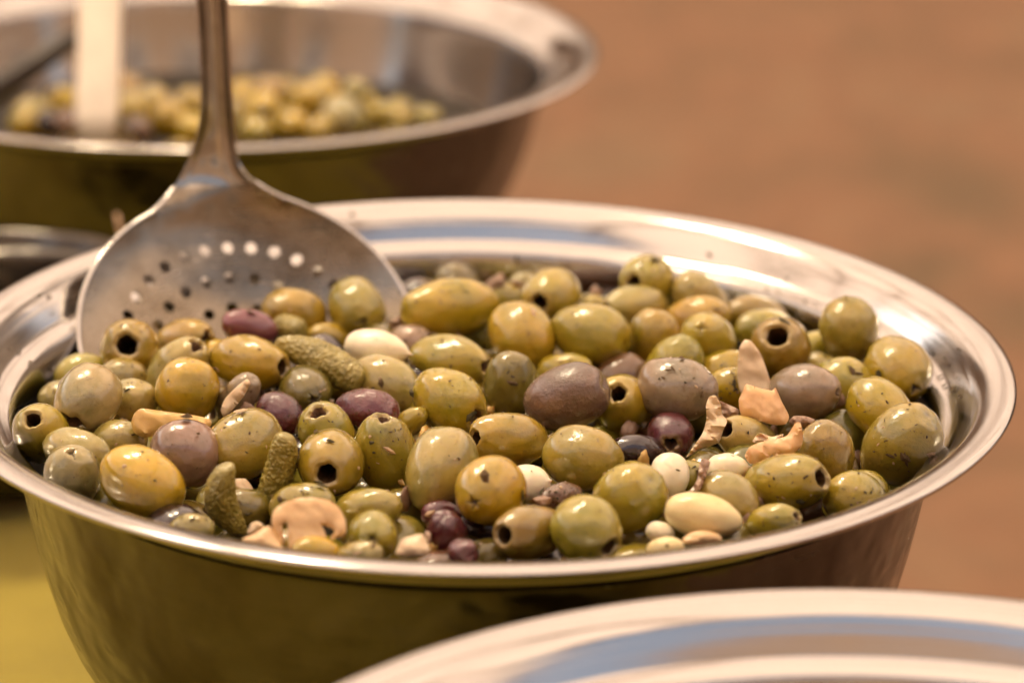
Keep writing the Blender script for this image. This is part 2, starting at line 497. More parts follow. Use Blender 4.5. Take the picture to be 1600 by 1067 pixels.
def make_bowl(loc, s, label, name="steel_bowl", vs=1.0, n=160, group="steel bowls of olives", dark=False):
    """loc: centre of the rim plane; s: metres per unit; vs: vertical stretch"""
    root = empty(name, (loc[0], loc[1], ZT))
    tag(root, label, "bowl", group)
    zz = loc[2] - ZT
    def conv(pts): return [(r * s, zz - d * s * vs) for r, d in pts]
    inner = smooth_profile(RIM, 1)
    under = [(r - .003 if i > 3 else r - .004, d + T) for i, (r, d) in enumerate(RIM)][2:]
    vv, ff = lathe(conv(inner + under[::-1]), n, closed=True)
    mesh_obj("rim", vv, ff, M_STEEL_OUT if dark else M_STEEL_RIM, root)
    wi = smooth_profile(WALL, 1)
    wo = [(r + .0045, d + .001) if r > .35 else (r, d + .004) for r, d in wi]
    # outer bead just below the flange
    wo[0] = (wo[0][0] + .004, wo[0][1] + .002)
    vv, ff = lathe(conv(wi + wo[::-1]), n, closed=False)
    m_ = len(wi + wo)
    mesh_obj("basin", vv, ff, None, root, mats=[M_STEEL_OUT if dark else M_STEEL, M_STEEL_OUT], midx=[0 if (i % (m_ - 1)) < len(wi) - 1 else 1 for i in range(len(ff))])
    return root

S_M = H
main = make_bowl((0, 0, ZR), S_M, "large steel mixing bowl in the middle, heaped with olives around a skimmer")
BK = Vector((-.476 * H, 1.724 * H, ZR - .08 * H)); S_B = H * .649 / .573
back = make_bowl(BK, S_B, "blurred steel bowl behind the skimmer handle, with a white handle standing in it",
                 vs=(BK.z - ZT - .0015) / (.452 * S_B + .004 * S_B))
FR = Vector((.336 * H, -1.171 * H, ZR))
front = make_bowl(FR, H, "blurred steel bowl in the lower right corner, cut off by the frame")
LF = Vector((-.68 * H, .75 * H, ZR - .187 * H)); S_L = H * .27 / .573
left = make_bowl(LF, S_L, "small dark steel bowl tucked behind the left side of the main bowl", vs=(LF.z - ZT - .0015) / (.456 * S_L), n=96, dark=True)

# oil in the bottom of the bowls
def oil(loc, r, z, label):
    vv, ff = [], []
    n = 64
    vv = [(r * math.cos(2 * math.pi * i / n), r * math.sin(2 * math.pi * i / n), 0) for i in range(n)]
    o = mesh_obj("oil_pool", vv, [tuple(range(n))], M_OIL, smooth=False)
    o.location = (loc[0], loc[1], z)
    tag(o, label, "oil", kind="stuff")
oil((0, 0), .470 * H, ZR - .17 * H, "dark oil lying under the olives in the main bowl")
oil((BK.x, BK.y), .470 * S_B, BK.z - .178 * H, "dark oil under the olives in the blurred bowl behind")
oil((FR.x, FR.y), .474 * H, FR.z - .150 * H, "dark oil in the cut off bowl at the lower right")
oil((LF.x, LF.y), .44 * S_L, LF.z - .25 * S_L, "dark oil in the small bowl on the left")

# ------------------------------------------------------------------ skimmer
def make_skimmer():
    R = .199 * H
    c_px = (391, 524)
    C = on_plane(*c_px, ZR - .068 * H)
    # dish plane: tilted back, turned a little about its own normal
    tilt = math.radians(50)
    nrm = Vector((0, -math.cos(tilt), math.sin(tilt)))      # elevation 47 deg, facing the camera side
    nrm = Matrix.Rotation(math.radians(19), 3, 'Z') @ nrm
    # up axis inside the dish plane, leaning a little to the left as seen in the photograph
    lean = -.235
    vax = (UP + RT * lean - FW * ((UP.dot(nrm) + lean * RT.dot(nrm)) / FW.dot(nrm))).normalized()
    uax = vax.cross(nrm).normalized()
    root = empty("skimmer", C)
    tag(root, "steel skimmer with round holes standing in the olives of the main bowl", "skimmer")
    hw_handle = .0180 * H
    dep = .064 * H
    vtop = R * 6.0
    bend0, bend1, bmax = .80 * R, 1.45 * R, math.radians(38)
    hdir = (UP * .94 - FW * .28 - RT * .020).normalized()
    hu = (RT - hdir * RT.dot(hdir)).normalized()
    def centre(v):
        """point on the centre line, local across axis and local normal"""
        if v <= bend0: return vax * v, uax, nrm
        steps = 24
        p = vax * bend0
        dv = (v - bend0) / steps
        for i in range(steps):
            x = bend0 + (i + .5) * dv
            t = min(1, (x - bend0) / (bend1 - bend0)); t = t * t * (3 - 2 * t)
            p = p + vax.lerp(hdir, t).normalized() * dv
        t = min(1, (v - bend0) / (bend1 - bend0)); t = t * t * (3 - 2 * t)
        d = vax.lerp(hdir, t).normalized()
        u_ = uax.lerp(hu, t); u_ = (u_ - d * u_.dot(d)).normalized()
        return p, u_, u_.cross(d).normalized()
    def half_w(v):
        """right and left half width of the outline"""
        circ = math.sqrt(max(0, R * R - v * v))
        def neck(v0, v1, x0):
            if v >= v1: return hw_handle * (1 + .0 * v)
            t = max(0, (v - v0) / (v1 - v0))
            return hw_handle + (x0 - hw_handle) * (1 - t) ** 2.6
        vl, vr = .70 * R, .93 * R
        l = circ if v < vl else max(circ, neck(vl, 1.75 * R, math.sqrt(R * R - vl * vl)))
        r = circ if v < vr else max(circ, neck(vr, 1.30 * R, math.sqrt(R * R - vr * vr)))
        return l, r
    def P(u, v):
        l, r = half_w(v)
        pc, u_, n_ = centre(v)
        rr = min(1, math.hypot(u, v) / R)
        w = -dep * (1 - rr ** 2.2)
        k = max(0, min(1, (v - .55 * R) / (.45 * R))); k = k * k * (3 - 2 * k)
        hwid = l if u < 0 else r
        tt = min(1, abs(u) / max(1e-6, hwid))
        w -= k * .0105 * H * (1 - tt ** 2.2) * (1.0 if v < 1.6 * R else 1.0)
        w += max(0, min(1, (v - 1.0 * R) / (.3 * R))) * .0035 * H * math.exp(-((tt - .93) / .1) ** 2)
        return C + pc + u_ * u + n_ * w
    # outline points
    split = 1.06 * R
    # dish by constrained triangulation
    pts, edges, holes = [], [], []
    out = []
    n = 150
    a0 = math.asin(.70)
    ang = np.linspace(math.pi - a0, 2 * math.pi + math.asin(.93), n)
    for a in ang: out.append((R * math.cos(a), R * math.sin(a)))
    for v in np.linspace(.935 * R, split, 14): out.append((half_w(v)[1], v))
    for x in np.linspace(half_w(split)[1], -half_w(split)[0], 25)[1:-1]: out.append((x, split))
    for v in np.linspace(split, .705 * R, 45): out.append((-half_w(v)[0], v))
    def add_loop(lp):
        s = len(pts)
        pts.extend(lp)
        m = len(lp)
        edges.extend((s + i, s + (i + 1) % m) for i in range(m))
    add_loop(out)
    s_r = .0362 * H
    hr = .0070 * H
    for k, (cnt, off) in enumerate(((8, .2), (15, .1), (23, .05), (32, .0))):
        rad = s_r * (k + 1)
        for i in range(cnt):
            a = math.pi / 2 + 2 * math.pi * (i + off) / cnt
            c = (rad * math.cos(a), rad * math.sin(a))
            holes.append(c)
            add_loop([(c[0] + hr * math.cos(b), c[1] + hr * math.sin(b)) for b in np.linspace(0, 2 * math.pi, 15)[:-1]])
    holes.append((0, 0)); add_loop([(hr * math.cos(b), hr * math.sin(b)) for b in np.linspace(0, 2 * math.pi, 15)[:-1]])
    st = .0095 * H
    x = -R
    while x < R:
        y = -R
        while y < split:
            ok = (math.hypot(x, y) < R * .985 if y < .7 * R else (-half_w(y)[0] * .96 < x < half_w(y)[1] * .96 and y < split - .003 * H))
            if ok and all((x - a) ** 2 + (y - b) ** 2 > (hr * 1.35) ** 2 for a, b in holes):
                pts.append((x, y))
            y += st
        x += st
    res = delaunay_2d_cdt([Vector(p) for p in pts], edges, [], 0, 1e-7)
    vs, fs = res[0], res[2]
    keep = []
    outl = [Vector(p) for p in out]
    def inside(p):
        c = False
        for i in range(len(outl)):
            a, b = outl[i], outl[i - 1]
            if (a.y > p.y) != (b.y > p.y) and p.x < (b.x - a.x) * (p.y - a.y) / (b.y - a.y) + a.x: c = not c
        return c
    for f in fs:
        c = sum((vs[i] for i in f), Vector((0, 0))) / len(f)
        if any((c.x - a) ** 2 + (c.y - b) ** 2 < (hr * .97) ** 2 for a, b in holes): continue
        if inside(c): keep.append(tuple(f))
    V3 = [P(v.x, v.y) - C for v in vs]
    F_all = list(keep)
    nd = len(F_all)
    # handle grid, sharing the dish's seam row
    NV_, NU_ = 90, 24
    base = len(V3)
    vv = [split + (vtop - split) * (i / NV_) ** 1.6 for i in range(NV_ + 1)]
    for v in vv:
        l, r = half_w(v)
        for j in range(NU_ + 1):
            t = j / NU_
            V3.append(P(-l + (l + r) * t, v) - C)
    for i in range(NV_):
        for j in range(NU_):
            a = base + i * (NU_ + 1) + j
            F_all.append((a, a + 1, a + NU_ + 2, a + NU_ + 1))
    bm = bmesh.new()
    bv = [bm.verts.new(p) for p in V3]
    for i, f in enumerate(F_all):
        fc = bm.faces.new([bv[k] for k in f]); fc.material_index = 0 if i < nd else 1
        fc.smooth = True
    bmesh.ops.remove_doubles(bm, verts=bm.verts, dist=2e-5)
    bmesh.ops.recalc_face_normals(bm, faces=bm.faces)
    tmp = bpy.data.meshes.new("skimmer_whole"); bm.to_mesh(tmp); bm.free()
    tmp.materials.append(M_STEEL_SK); tmp.materials.append(M_STEEL_SK)
    to = bpy.data.objects.new("skimmer_whole", tmp); COL.objects.link(to)
    md = to.modifiers.new("thickness", 'SOLIDIFY'); md.thickness = .0014; md.offset = 0
    dg = bpy.context.evaluated_depsgraph_get()
    whole = bpy.data.meshes.new_from_object(to.evaluated_get(dg))
    bpy.data.objects.remove(to); bpy.data.meshes.remove(tmp)
    whole.set_sharp_from_angle(angle=math.radians(50))
    cn = [Vector(c.vector) for c in whole.corner_normals]
    for name, mi in (("perforated_dish", 0), ("handle", 1)):
        idx, vs2, fs2, nr2 = {}, [], [], []
        for p in whole.polygons:
            if p.material_index != mi: continue
            f = []
            for vi, li in zip(p.vertices, p.loop_indices):
                if vi not in idx: idx[vi] = len(vs2); vs2.append(whole.vertices[vi].co.copy())
                f.append(idx[vi]); nr2.append(cn[li])
            fs2.append(tuple(f))
        o = mesh_obj(name, vs2, fs2, M_STEEL_HD if mi else M_STEEL_SK, root)
        o.data.normals_split_custom_set([tuple(n_) for n_ in nr2])
    bpy.data.meshes.remove(whole)
    # thin rolled edge round the dish
    loop = [P(x, y) - C for x, y in out if not (abs(y - split) < 1e-6 and abs(x) < half_w(split)[0] * .98)]
    EV, EF = [], []
    m = len(loop)
    for i, p in enumerate(loop):
        t_ = (loop[min(i + 1, m - 1)] - loop[max(i - 1, 0)]).normalized()
        a_ = t_.cross(nrm).normalized(); b_ = a_.cross(t_)
        for k in range(8):
            g_ = 2 * math.pi * k / 8
            EV.append(p + a_ * math.cos(g_) * .00105 + b_ * math.sin(g_) * .00105)
    # the outline starts at the left, runs under the olives and ends at the right of the neck; left neck closes it
    for i in range(m - 1):
        if (loop[i + 1] - loop[i]).length > .02: continue
        for k in range(8):
            l = (k + 1) % 8
            EF.append((i * 8 + k, (i + 1) * 8 + k, (i + 1) * 8 + l, i * 8 + l))
    mesh_obj("rolled_edge", EV, EF, M_STEEL_RIM, root)
    return C, nrm, R
SK_C, SK_N, SK_R = make_skimmer()

# ------------------------------------------------------------------ olives
def olive_mesh(hl, hw, end, seed, hi=True, amp=1.0):
    """olive along local +Z; the visible pole (+Z) carries the hole, cut, scar or tip. Returns body verts, faces, attrs and cavity"""
    nu = 48 if hi else 22
    rnd = random.Random(seed)
    hole = end in ('hole', 'torn', 'bighole')
    th0 = {'hole': .40, 'bighole': .50, 'torn': .37}.get(end, 0.0)
    th0 *= rnd.uniform(.92, 1.08)
    if hole:
        near = [th0 - .10, th0 - .055, th0 - .015, th0 + .02, th0 + .06, th0 + .11, th0 + .18]
    elif hi:
        near = [.012] + [.03 * i for i in range(1, 22)]
    else:
        near = [.02, .15, .3, .5]
    last = near[-1]
    nr = 20 if hi else 10
    rings = near + [last + (math.pi - .02 - last) * (i + 1) / nr for i in range(nr)]
    so = Vector((rnd.uniform(-50, 50), rnd.uniform(-50, 50), rnd.uniform(-50, 50)))
    egg = rnd.uniform(-.07, .07)
    sharp = rnd.uniform(.92, 1.05)
    p1, p2 = rnd.uniform(0, 6.28), rnd.uniform(0, 6.28)
    dents = [(Vector((rnd.gauss(0, 1), rnd.gauss(0, 1), rnd.gauss(0, 1))).normalized(), rnd.uniform(.2, .5), rnd.uniform(.015, .05)) for _ in range(rnd.choice((1, 2, 3, 4)))]
    arms = {'star': rnd.choice((3, 4, 5)), 'cross': 4}.get(end, 0)
    arm_ang = [2 * math.pi * i / arms + rnd.uniform(-.25, .25) * (end == 'star') + p1 for i in range(arms)] if arms else []
    arm_len = [rnd.uniform(.16, .34) if end == 'star' else rnd.uniform(.36, .5) for _ in arm_ang]
    V, F, scar, pale = [], [], [], []
    for th in rings:
        for k in range(nu):
            ph = 2 * math.pi * k / nu
            t = th
            if end == 'torn' and th < th0 + .2:
                t = th + (.06 * math.sin(3 * ph + p1) + .05 * math.sin(5 * ph + p2)) * max(0, 1 - abs(th - th0) / .25)
            if end in ('hole', 'bighole') and th < th0 + .2:
                t = th + (.09 * noise.noise(Vector((math.cos(ph) * 1.6, math.sin(ph) * 1.6, 0)) + so) + .035 * noise.noise(Vector((math.cos(ph) * 4, math.sin(ph) * 4, 0)) + so)) * max(0, 1 - abs(th - th0) / .25)
            s, c = math.sin(t), math.cos(t)
            d = Vector((s * math.cos(ph), s * math.sin(ph), c))
            r = 1.0 + amp * (.048 * noise.noise(d * 1.3 + so) + .022 * noise.noise(d * 3.1 + so) + .006 * noise.noise(d * 8 + so))
            for dd, dw, da in dents: r -= da * math.exp(-((d - dd).length / dw) ** 2)
            sc, pa = 0.0, 0.0
            if hole:
                if th < th0:                       # lip turning in
                    q = (th0 - th) / .10
                    r *= 1 - .05 * q - .06 * q * q
                    pa = .85 * min(1, q * 1.4)
                else:
                    q = max(0, 1 - (th - th0) / .16)
                    r *= 1 - .012 * q * q
                    pa = .42 * q
                if end == 'torn':
                    r *= 1 + .03 * noise.noise(d * 7 + so) * max(0, 1 - (th - th0) / .3)
            elif arms:
                best = 0.0
                for a, L_ in zip(arm_ang, arm_len):
                    x = th * math.cos(ph - a); y = th * math.sin(ph - a) + .02 * math.sin(x * 20 + p2)
                    w = (.055 if end == 'star' else .026) * max(.15, 1 - max(0, x) / L_)
                    if -.03 < x < L_: best = max(best, math.exp(-(y / w) ** 2))
                if end == 'star': best = max(best, math.exp(-(th / .085) ** 2))
                r *= 1 - (.10 if end == 'star' else .07) * best + .02 * math.exp(-((th - .2) / .12) ** 2)
                sc = best * (.95 if end == 'star' else .7)
            elif end == 'nub':
                r *= 1 + .10 * math.exp(-(th / .13) ** 2) + .03 * math.exp(-(th / .4) ** 2)
                sc = .6 * math.exp(-(th / .05) ** 2)
            elif end == 'flat':
                q = max(0, 1 - th / .55)
                r *= 1 - .10 * q
                sc = .45 * math.exp(-(th / .12) ** 2)
            else:
                sc = .7 * math.exp(-(th / .05) ** 2) * (seed % 2)
                r *= 1 - .02 * math.exp(-(th / .1) ** 2)
            e = 1 + egg * c
            x = d.x * r * hw * e * (1 - .04 * (1 - abs(c))) ; y = d.y * r * hw * e
            z = d.z * r * hl * sharp
            V.append((x, y, z)); scar.append(sc); pale.append(pa)
    n = len(rings)
    for i in range(n - 1):
        for k in range(nu):
            l = (k + 1) % nu
            F.append((i * nu + k, (i + 1) * nu + k, (i + 1) * nu + l, i * nu + l))
    if not hole: F.append(tuple(range(nu)))
    F.append(tuple((n - 1) * nu + k for k in reversed(range(nu))))
    cav = None
    if hole:
        CV, CF = [], []
        ring0 = [Vector(V[k]) for k in range(nu)]
        dpt = [0, .10, .30, .62, .80] if end != 'torn' else [0, .08, .18, .28, .34]
        scl = [1, .96, .90, .84, .45] if end != 'torn' else [1, .93, .80, .58, .3]
        for a, b in zip(dpt, scl):
            for k in range(nu):
                p = ring0[k]
                jj = 1 + (.12 * noise.noise(p * 900 + so) if a > 0 else 0)
                CV.append((p.x * b * jj, p.y * b * jj, p.z - a * 2 * hl * .8 + (.03 * hl * noise.noise(p * 700 + so) if a > 0 else 0)))
        for i in range(len(dpt) - 1):
            for k in range(nu):
                l = (k + 1) % nu
                CF.append((i * nu + k, i * nu + l, (i + 1) * nu + l, (i + 1) * nu + k)[::-1])
        CF.append(tuple((len(dpt) - 1) * nu + k for k in range(nu)))
        cav = (CV, CF)
    return V, F, scar, pale, cav

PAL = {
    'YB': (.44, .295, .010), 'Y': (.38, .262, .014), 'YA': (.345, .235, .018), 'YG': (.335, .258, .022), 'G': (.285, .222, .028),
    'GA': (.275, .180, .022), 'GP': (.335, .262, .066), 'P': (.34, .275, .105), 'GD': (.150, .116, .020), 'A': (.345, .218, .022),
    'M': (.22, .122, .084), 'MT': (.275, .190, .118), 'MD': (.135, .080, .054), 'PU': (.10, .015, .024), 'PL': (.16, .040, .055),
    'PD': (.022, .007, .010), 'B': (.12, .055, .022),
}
YP = "olives heaped in the main steel bowl"
# cx, cy, half length px, half width px, visible pole offset x, y, end, colour, layer depth (units of H below the heap), label
OL = [
 (203,546,48,43,-4,-6,'bighole','YA',-.005,"amber olive with a round black hole, against the left edge of the skimmer dish"),
 (288,534,45,33,30,-6,'torn','YA',.012,"amber olive with a small torn hole on its right, lying on the skimmer dish"),
 (277,585,60,41,28,-42,'torn','GP',.008,"greyish wrinkled olive leaning up behind the smooth yellow olive on the left"),
 (293,608,49,47,5,-25,'plain','Y',-.012,"smooth yellow olive carrying a brown herb flake near its top, left of the slit olive"),
 (391,567,59,39,48,7,'hole','Y',-.012,"plump yellow olive with its hole facing right, under the purple pink olive"),
 (137,624,52,48,-20,32,'torn','P',-.02,"large pale greyish green olive with a torn pinkish hole at its lower left"),
 (192,597,40,36,10,-15,'plain','GP',.025,"pale olive half hidden behind the large pale olive with the torn hole"),
 (205,628,40,34,12,-12,'plain','GP',.006,"pale freckled olive above the tip of the yellow pickle slice"),
 (98,628,36,32,-10,5,'plain','G',.03,"dull green olive peeping out left of the large pale torn olive"),
 (64,678,47,41,-10,-18,'hole','YG',0,"leftmost pitted olive, its dark hole facing forward beside the steel wall"),
 (122,706,58,34,50,16,'plain','GP',-.006,"long pale green olive lying across, below the large pale torn olive"),
 (186,691,40,34,15,10,'plain','GP',.012,"dull pale olive in the gap under the yellow pickle slice"),
 (113,746,46,42,-2,-33,'star','P',-.004,"pale round olive with a brownish scarred top, behind the rim at far left"),
 (222,754,69,51,52,36,'flat','YB',-.014,"big bright yellow olive at the lower left, tapering down to the right"),
 (289,709,54,51,14,28,'plain','M',-.016,"round glossy mauve brown olive under the yellow pickle slice"),
 (383,694,58,51,-33,26,'star','G',-.014,"large green olive with a dark scar at its lower left, right of the mauve one"),
 (372,622,44,25,25,-32,'flat','MT',.0,"slit mauve olive half standing on edge between the yellow olives"),
 (391,512,43,27,-36,-8,'plain','PL',-.006,"purple pink olive lying in front of the skimmer holes"),
 (460,491,48,38,15,8,'plain','A',.0,"amber brown olive resting in the skimmer dish, left of the dull green one"),
 (557,480,47,43,8,17,'star','G',-.004,"dull green olive with a black star scar, at the right edge of the skimmer dish"),
 (477,611,42,37,10,11,'star','GD',.008,"dark green olive with a black star scar, under the large gherkin"),
 (438,648,37,31,20,18,'plain','PU',.004,"small dark purple glossy olive left of the dark star scarred olive"),
 (603,601,55,40,44,22,'plain','GP',.006,"long pale green olive slanting below the cream garlic clove"),
 (573,642,52,33,42,6,'flat','PU',.0,"wine red olive lying across, above the two olives with torn tops"),
 (510,676,45,41,-13,-30,'torn','YG',.006,"yellow green olive with a torn open top, below the wine red olive"),
 (517,723,52,48,-5,15,'hole','YA',-.012,"round amber olive with a neat black hole facing forward, above the mushroom slice"),
 (602,708,60,44,-5,-55,'torn','YG',-.006,"upright egg shaped olive with a ragged torn top"),
 (640,660,30,19,20,-14,'flat','YG',.006,"small olive flap sticking out behind the upright ragged topped olive"),
 (689,735,67,52,-18,45,'plain','GP',-.014,"large pale olive with a pink garlic crumb stuck near its top"),
 (660,695,27,22,5,5,'plain','P',.03,"little pale brown olive peeping out left of the crumb topped olive"),
 (702,626,60,45,45,28,'torn','Y',-.012,"big yellow olive with a torn dark hole at its lower right"),
 (702,482,69,43,-62,6,'flat','Y',-.016,"big yellow olive lying lengthwise, blunt end left, beside the skimmer edge"),
 (787,470,39,28,15,-8,'plain','YG',.03,"pale yellow olive half hidden behind the big lengthwise yellow one"),
 (862,463,48,41,-17,9,'hole','YG',-.012,"pitted olive with a splinter in its dark hole, at the back in the middle"),
 (815,525,52,46,26,36,'plain','YA',-.006,"rounded amber olive in front of the splinter holed olive"),
 (923,521,61,45,52,15,'flat','YG',-.012,"large glossy yellow green olive at the back with a scar on its right end"),
 (1012,440,47,38,-23,2,'hole','YG',-.02,"pitted olive standing highest at the back of the heap"),
 (992,478,46,30,-38,4,'hole','GP',.0,"small pale pitted olive, hole facing left, under the highest olive"),
 (1094,470,49,36,-26,-28,'plain','GP',.0,"pale green olive at the back, right of the highest pitted olive"),
 (1088,500,49,34,20,5,'plain','A',.008,"amber tinted olive behind the olive with the cross cut"),
 (1105,533,44,41,-7,-15,'cross','YG',-.01,"yellow green olive with a cross cut on top"),
 (1021,532,49,39,8,-38,'plain','YA',.004,"smooth tan yellow olive left of the cross cut olive"),
 (1053,576,50,41,15,-20,'plain','YG',.008,"bright yellow green olive directly behind the large tan mauve one"),
 (1057,608,58,47,50,8,'plain','MT',-.02,"large tan mauve olive with a pale sheen, in the middle of the heap"),
 (886,620,68,48,60,-20,'flat','MD',-.022,"dark brown mauve olive sprinkled with crumbs, largest in the centre"),
 (882,579,42,27,10,-5,'plain','Y',.014,"yellow olive mostly hidden behind the crumb sprinkled brown olive"),
 (798,604,50,40,4,-44,'plain','GD',.004,"dull green upright olive left of the crumb sprinkled brown olive"),
 (702,564,62,38,53,7,'torn','YG',.0,"yellow green olive with an orange brown torn end facing right"),
 (975,632,55,42,-9,-17,'hole','Y',.004,"yellow olive with a wide dark hole, between the brown and tan mauve olives"),
 (794,687,58,41,-47,-2,'hole','YA',-.004,"glossy yellow olive with its hole facing left, above the bright round one"),
 (911,716,62,47,53,12,'flat','G',-.008,"large green olive with herb marks, below the crumb sprinkled brown olive"),
 (766,767,52,50,-20,14,'star','YB',-.02,"bright yellow round olive with a brown star scar, front and centre"),
 (983,778,56,50,32,-25,'flat','YG',-.008,"yellow green olive with a torn upper right end, left of the upright white garlic"),
 (828,831,55,40,-33,4,'hole','GA',.0,"amber green olive with a dark hole facing left, by the front rim"),
 (916,827,56,50,36,28,'hole','YG',-.012,"freckled yellow green olive at the front rim, its hole at the lower right"),
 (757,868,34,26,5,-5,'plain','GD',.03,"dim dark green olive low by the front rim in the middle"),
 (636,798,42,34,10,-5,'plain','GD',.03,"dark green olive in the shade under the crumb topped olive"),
 (575,798,49,33,20,-4,'plain','G',.008,"green olive sprinkled with crumbs, right of the mushroom slice"),
 (582,838,43,38,0,2,'star','YG',-.002,"yellow green olive with a grey star scar, right of the mushroom slice"),
 (472,792,53,36,15,-10,'plain','G',.008,"green olive just behind the mushroom slice"),
 (497,864,37,24,5,-8,'plain','YB',-.004,"yellow olive cut off by the front rim, below the mushroom stalk"),
 (562,870,39,23,5,-5,'plain','GP',-.004,"pale yellow olive cut off by the front rim, below the grey star scarred olive"),
 (385,797,37,33,10,5,'plain','GD',.02,"dark green olive wedged behind the curved gherkin at front left"),
 (297,828,37,24,5,-6,'plain','GP',.0,"pale olive cut off by the front rim at lower left"),
 (1140,586,47,37,5,-15,'plain','Y',.016,"yellow olive mostly hidden behind the upright pale mushroom blade"),
 (1143,606,38,33,-5,10,'plain','YB',.0,"small yellow green olive pressed against the upright mushroom blade"),
 (1197,519,46,33,-10,-10,'plain','YG',.012,"yellow green olive just behind the brownish pitted olive at right"),
 (1220,545,46,44,-5,-16,'bighole','GA',-.014,"brownish pitted olive with a round dark hole, right of the mushroom blade"),
 (1181,497,46,32,10,-6,'plain','GA',.016,"tan green olive at the back, left of the brownish pitted olive"),
 (1327,516,49,43,-5,-44,'nub','G',-.016,"green olive with a pointed tip, standing upright at the back right"),
 (1277,546,31,26,0,-5,'plain','YG',.02,"small yellow olive peeping out left of the pointed olive"),
 (1313,602,44,42,10,-12,'plain','YG',.004,"rounded green olive below the pointed upright one"),
 (1255,613,53,41,42,0,'star','MT',-.014,"tan mauve olive with a scar on its right end, beside the orange mushroom piece"),
 (1403,578,52,47,20,22,'star','Y',-.008,"glossy yellow olive with a dark slit, against the right side of the bowl"),
 (1347,568,31,25,0,-8,'plain','P',.02,"pale olive squeezed between the pointed olive and the slit one at right"),
 (1375,640,50,44,26,28,'plain','Y',-.008,"round yellow olive above the largest olive at the right rim"),
 (1408,698,67,53,38,-45,'flat','G',-.014,"largest green olive, at the right rim, spotted with herbs"),
 (1288,712,55,44,-6,-42,'plain','GA',.0,"amber green upright olive right of the curled orange mushroom"),
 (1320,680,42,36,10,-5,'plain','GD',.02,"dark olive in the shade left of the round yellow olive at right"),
 (1228,754,64,42,48,-6,'hole','YG',-.012,"large yellow green olive with its hole facing right, by the lower right rim"),
 (1335,779,47,40,-5,-20,'plain','YG',-.004,"smooth olive half cut off by the rim at lower right"),
 (1137,779,48,39,30,15,'plain','GP',-.006,"pale olive marked with dark herb strokes, behind the yellow garlic"),
 (1208,815,45,26,34,-8,'torn','YG',-.004,"olive cut off by the front rim, torn end facing right"),
 (1167,687,47,33,-29,-14,'bighole','GP',-.002,"pale green olive with a wide open hole at its upper left, amid the mushrooms"),
 (1075,746,37,26,5,-15,'plain','G',.004,"green olive sliver between the two white garlic cloves"),
 (1048,680,38,34,0,12,'torn','PU',.014,"torn wine red olive under the large tan mauve olive"),
 (998,708,43,28,10,-5,'plain','PD',.022,"nearly black olive in the gap left of the torn wine red one"),
 (700,838,40,29,-5,-25,'flat','PU',.012,"shrivelled wine red olive by the front rim, left of the dim green one"),
 (690,806,30,23,-5,10,'plain','PU',.014,"small wine red olive behind the shrivelled one by the front rim"),
 (722,864,36,21,20,4,'flat','PU',.0,"wrinkled wine red olive cut off by the front rim, beside the dim green one"),
 (748,825,42,31,5,-5,'plain','PD',.032,"nearly black olive under the bright yellow star scarred olive"),
 (875,777,38,21,-28,8,'flat','B',.006,"brown shrivelled olive behind the freckled olive at the front"),
 (515,529,37,23,5,-5,'plain','YA',.022,"amber olive peeping out above the large gherkin"),
 (640,540,37,31,10,5,'plain','MT',.018,"pale brownish olive half hidden behind the cream garlic clove"),
 (338,557,29,26,-5,-5,'plain','YB',.022,"small yellow olive peeping out left of the plump yellow one with the right hole"),
 (918,483,29,22,5,-5,'plain','YG',.03,"pale yellow olive barely showing left of the highest pitted ones"),
 (823,453,30,26,-5,-5,'plain','GP',.03,"pale olive barely showing behind the splinter holed one"),
 (1278,577,29,25,5,-5,'plain','GP',.02,"small pale olive between the brownish pitted olive and the rounded green one"),
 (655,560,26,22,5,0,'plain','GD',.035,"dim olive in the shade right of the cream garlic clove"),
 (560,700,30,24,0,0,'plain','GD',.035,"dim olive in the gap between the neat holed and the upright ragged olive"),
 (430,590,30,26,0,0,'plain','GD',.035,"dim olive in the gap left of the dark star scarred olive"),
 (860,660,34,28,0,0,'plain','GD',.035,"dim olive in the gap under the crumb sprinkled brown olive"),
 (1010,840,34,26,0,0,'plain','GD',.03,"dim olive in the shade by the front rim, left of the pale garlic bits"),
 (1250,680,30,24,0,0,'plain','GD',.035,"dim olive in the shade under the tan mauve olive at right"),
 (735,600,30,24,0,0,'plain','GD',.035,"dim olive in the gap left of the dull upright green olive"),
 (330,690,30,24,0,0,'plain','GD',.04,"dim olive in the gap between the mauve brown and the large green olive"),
]
DELTA = .042

items = []
for k, (cx, cyy, hl, hw, vx, vy, end, colk, dl, lab) in enumerate(OL):
    p = on_plane(cx, cyy, ZR - (DELTA + dl) * H)
    items.append(dict(px=cx, py=cyy, hl=hl, hw=hw, vx=vx, vy=vy, end=end, col=colk, lab=lab, s=depth_of(p), k=k))

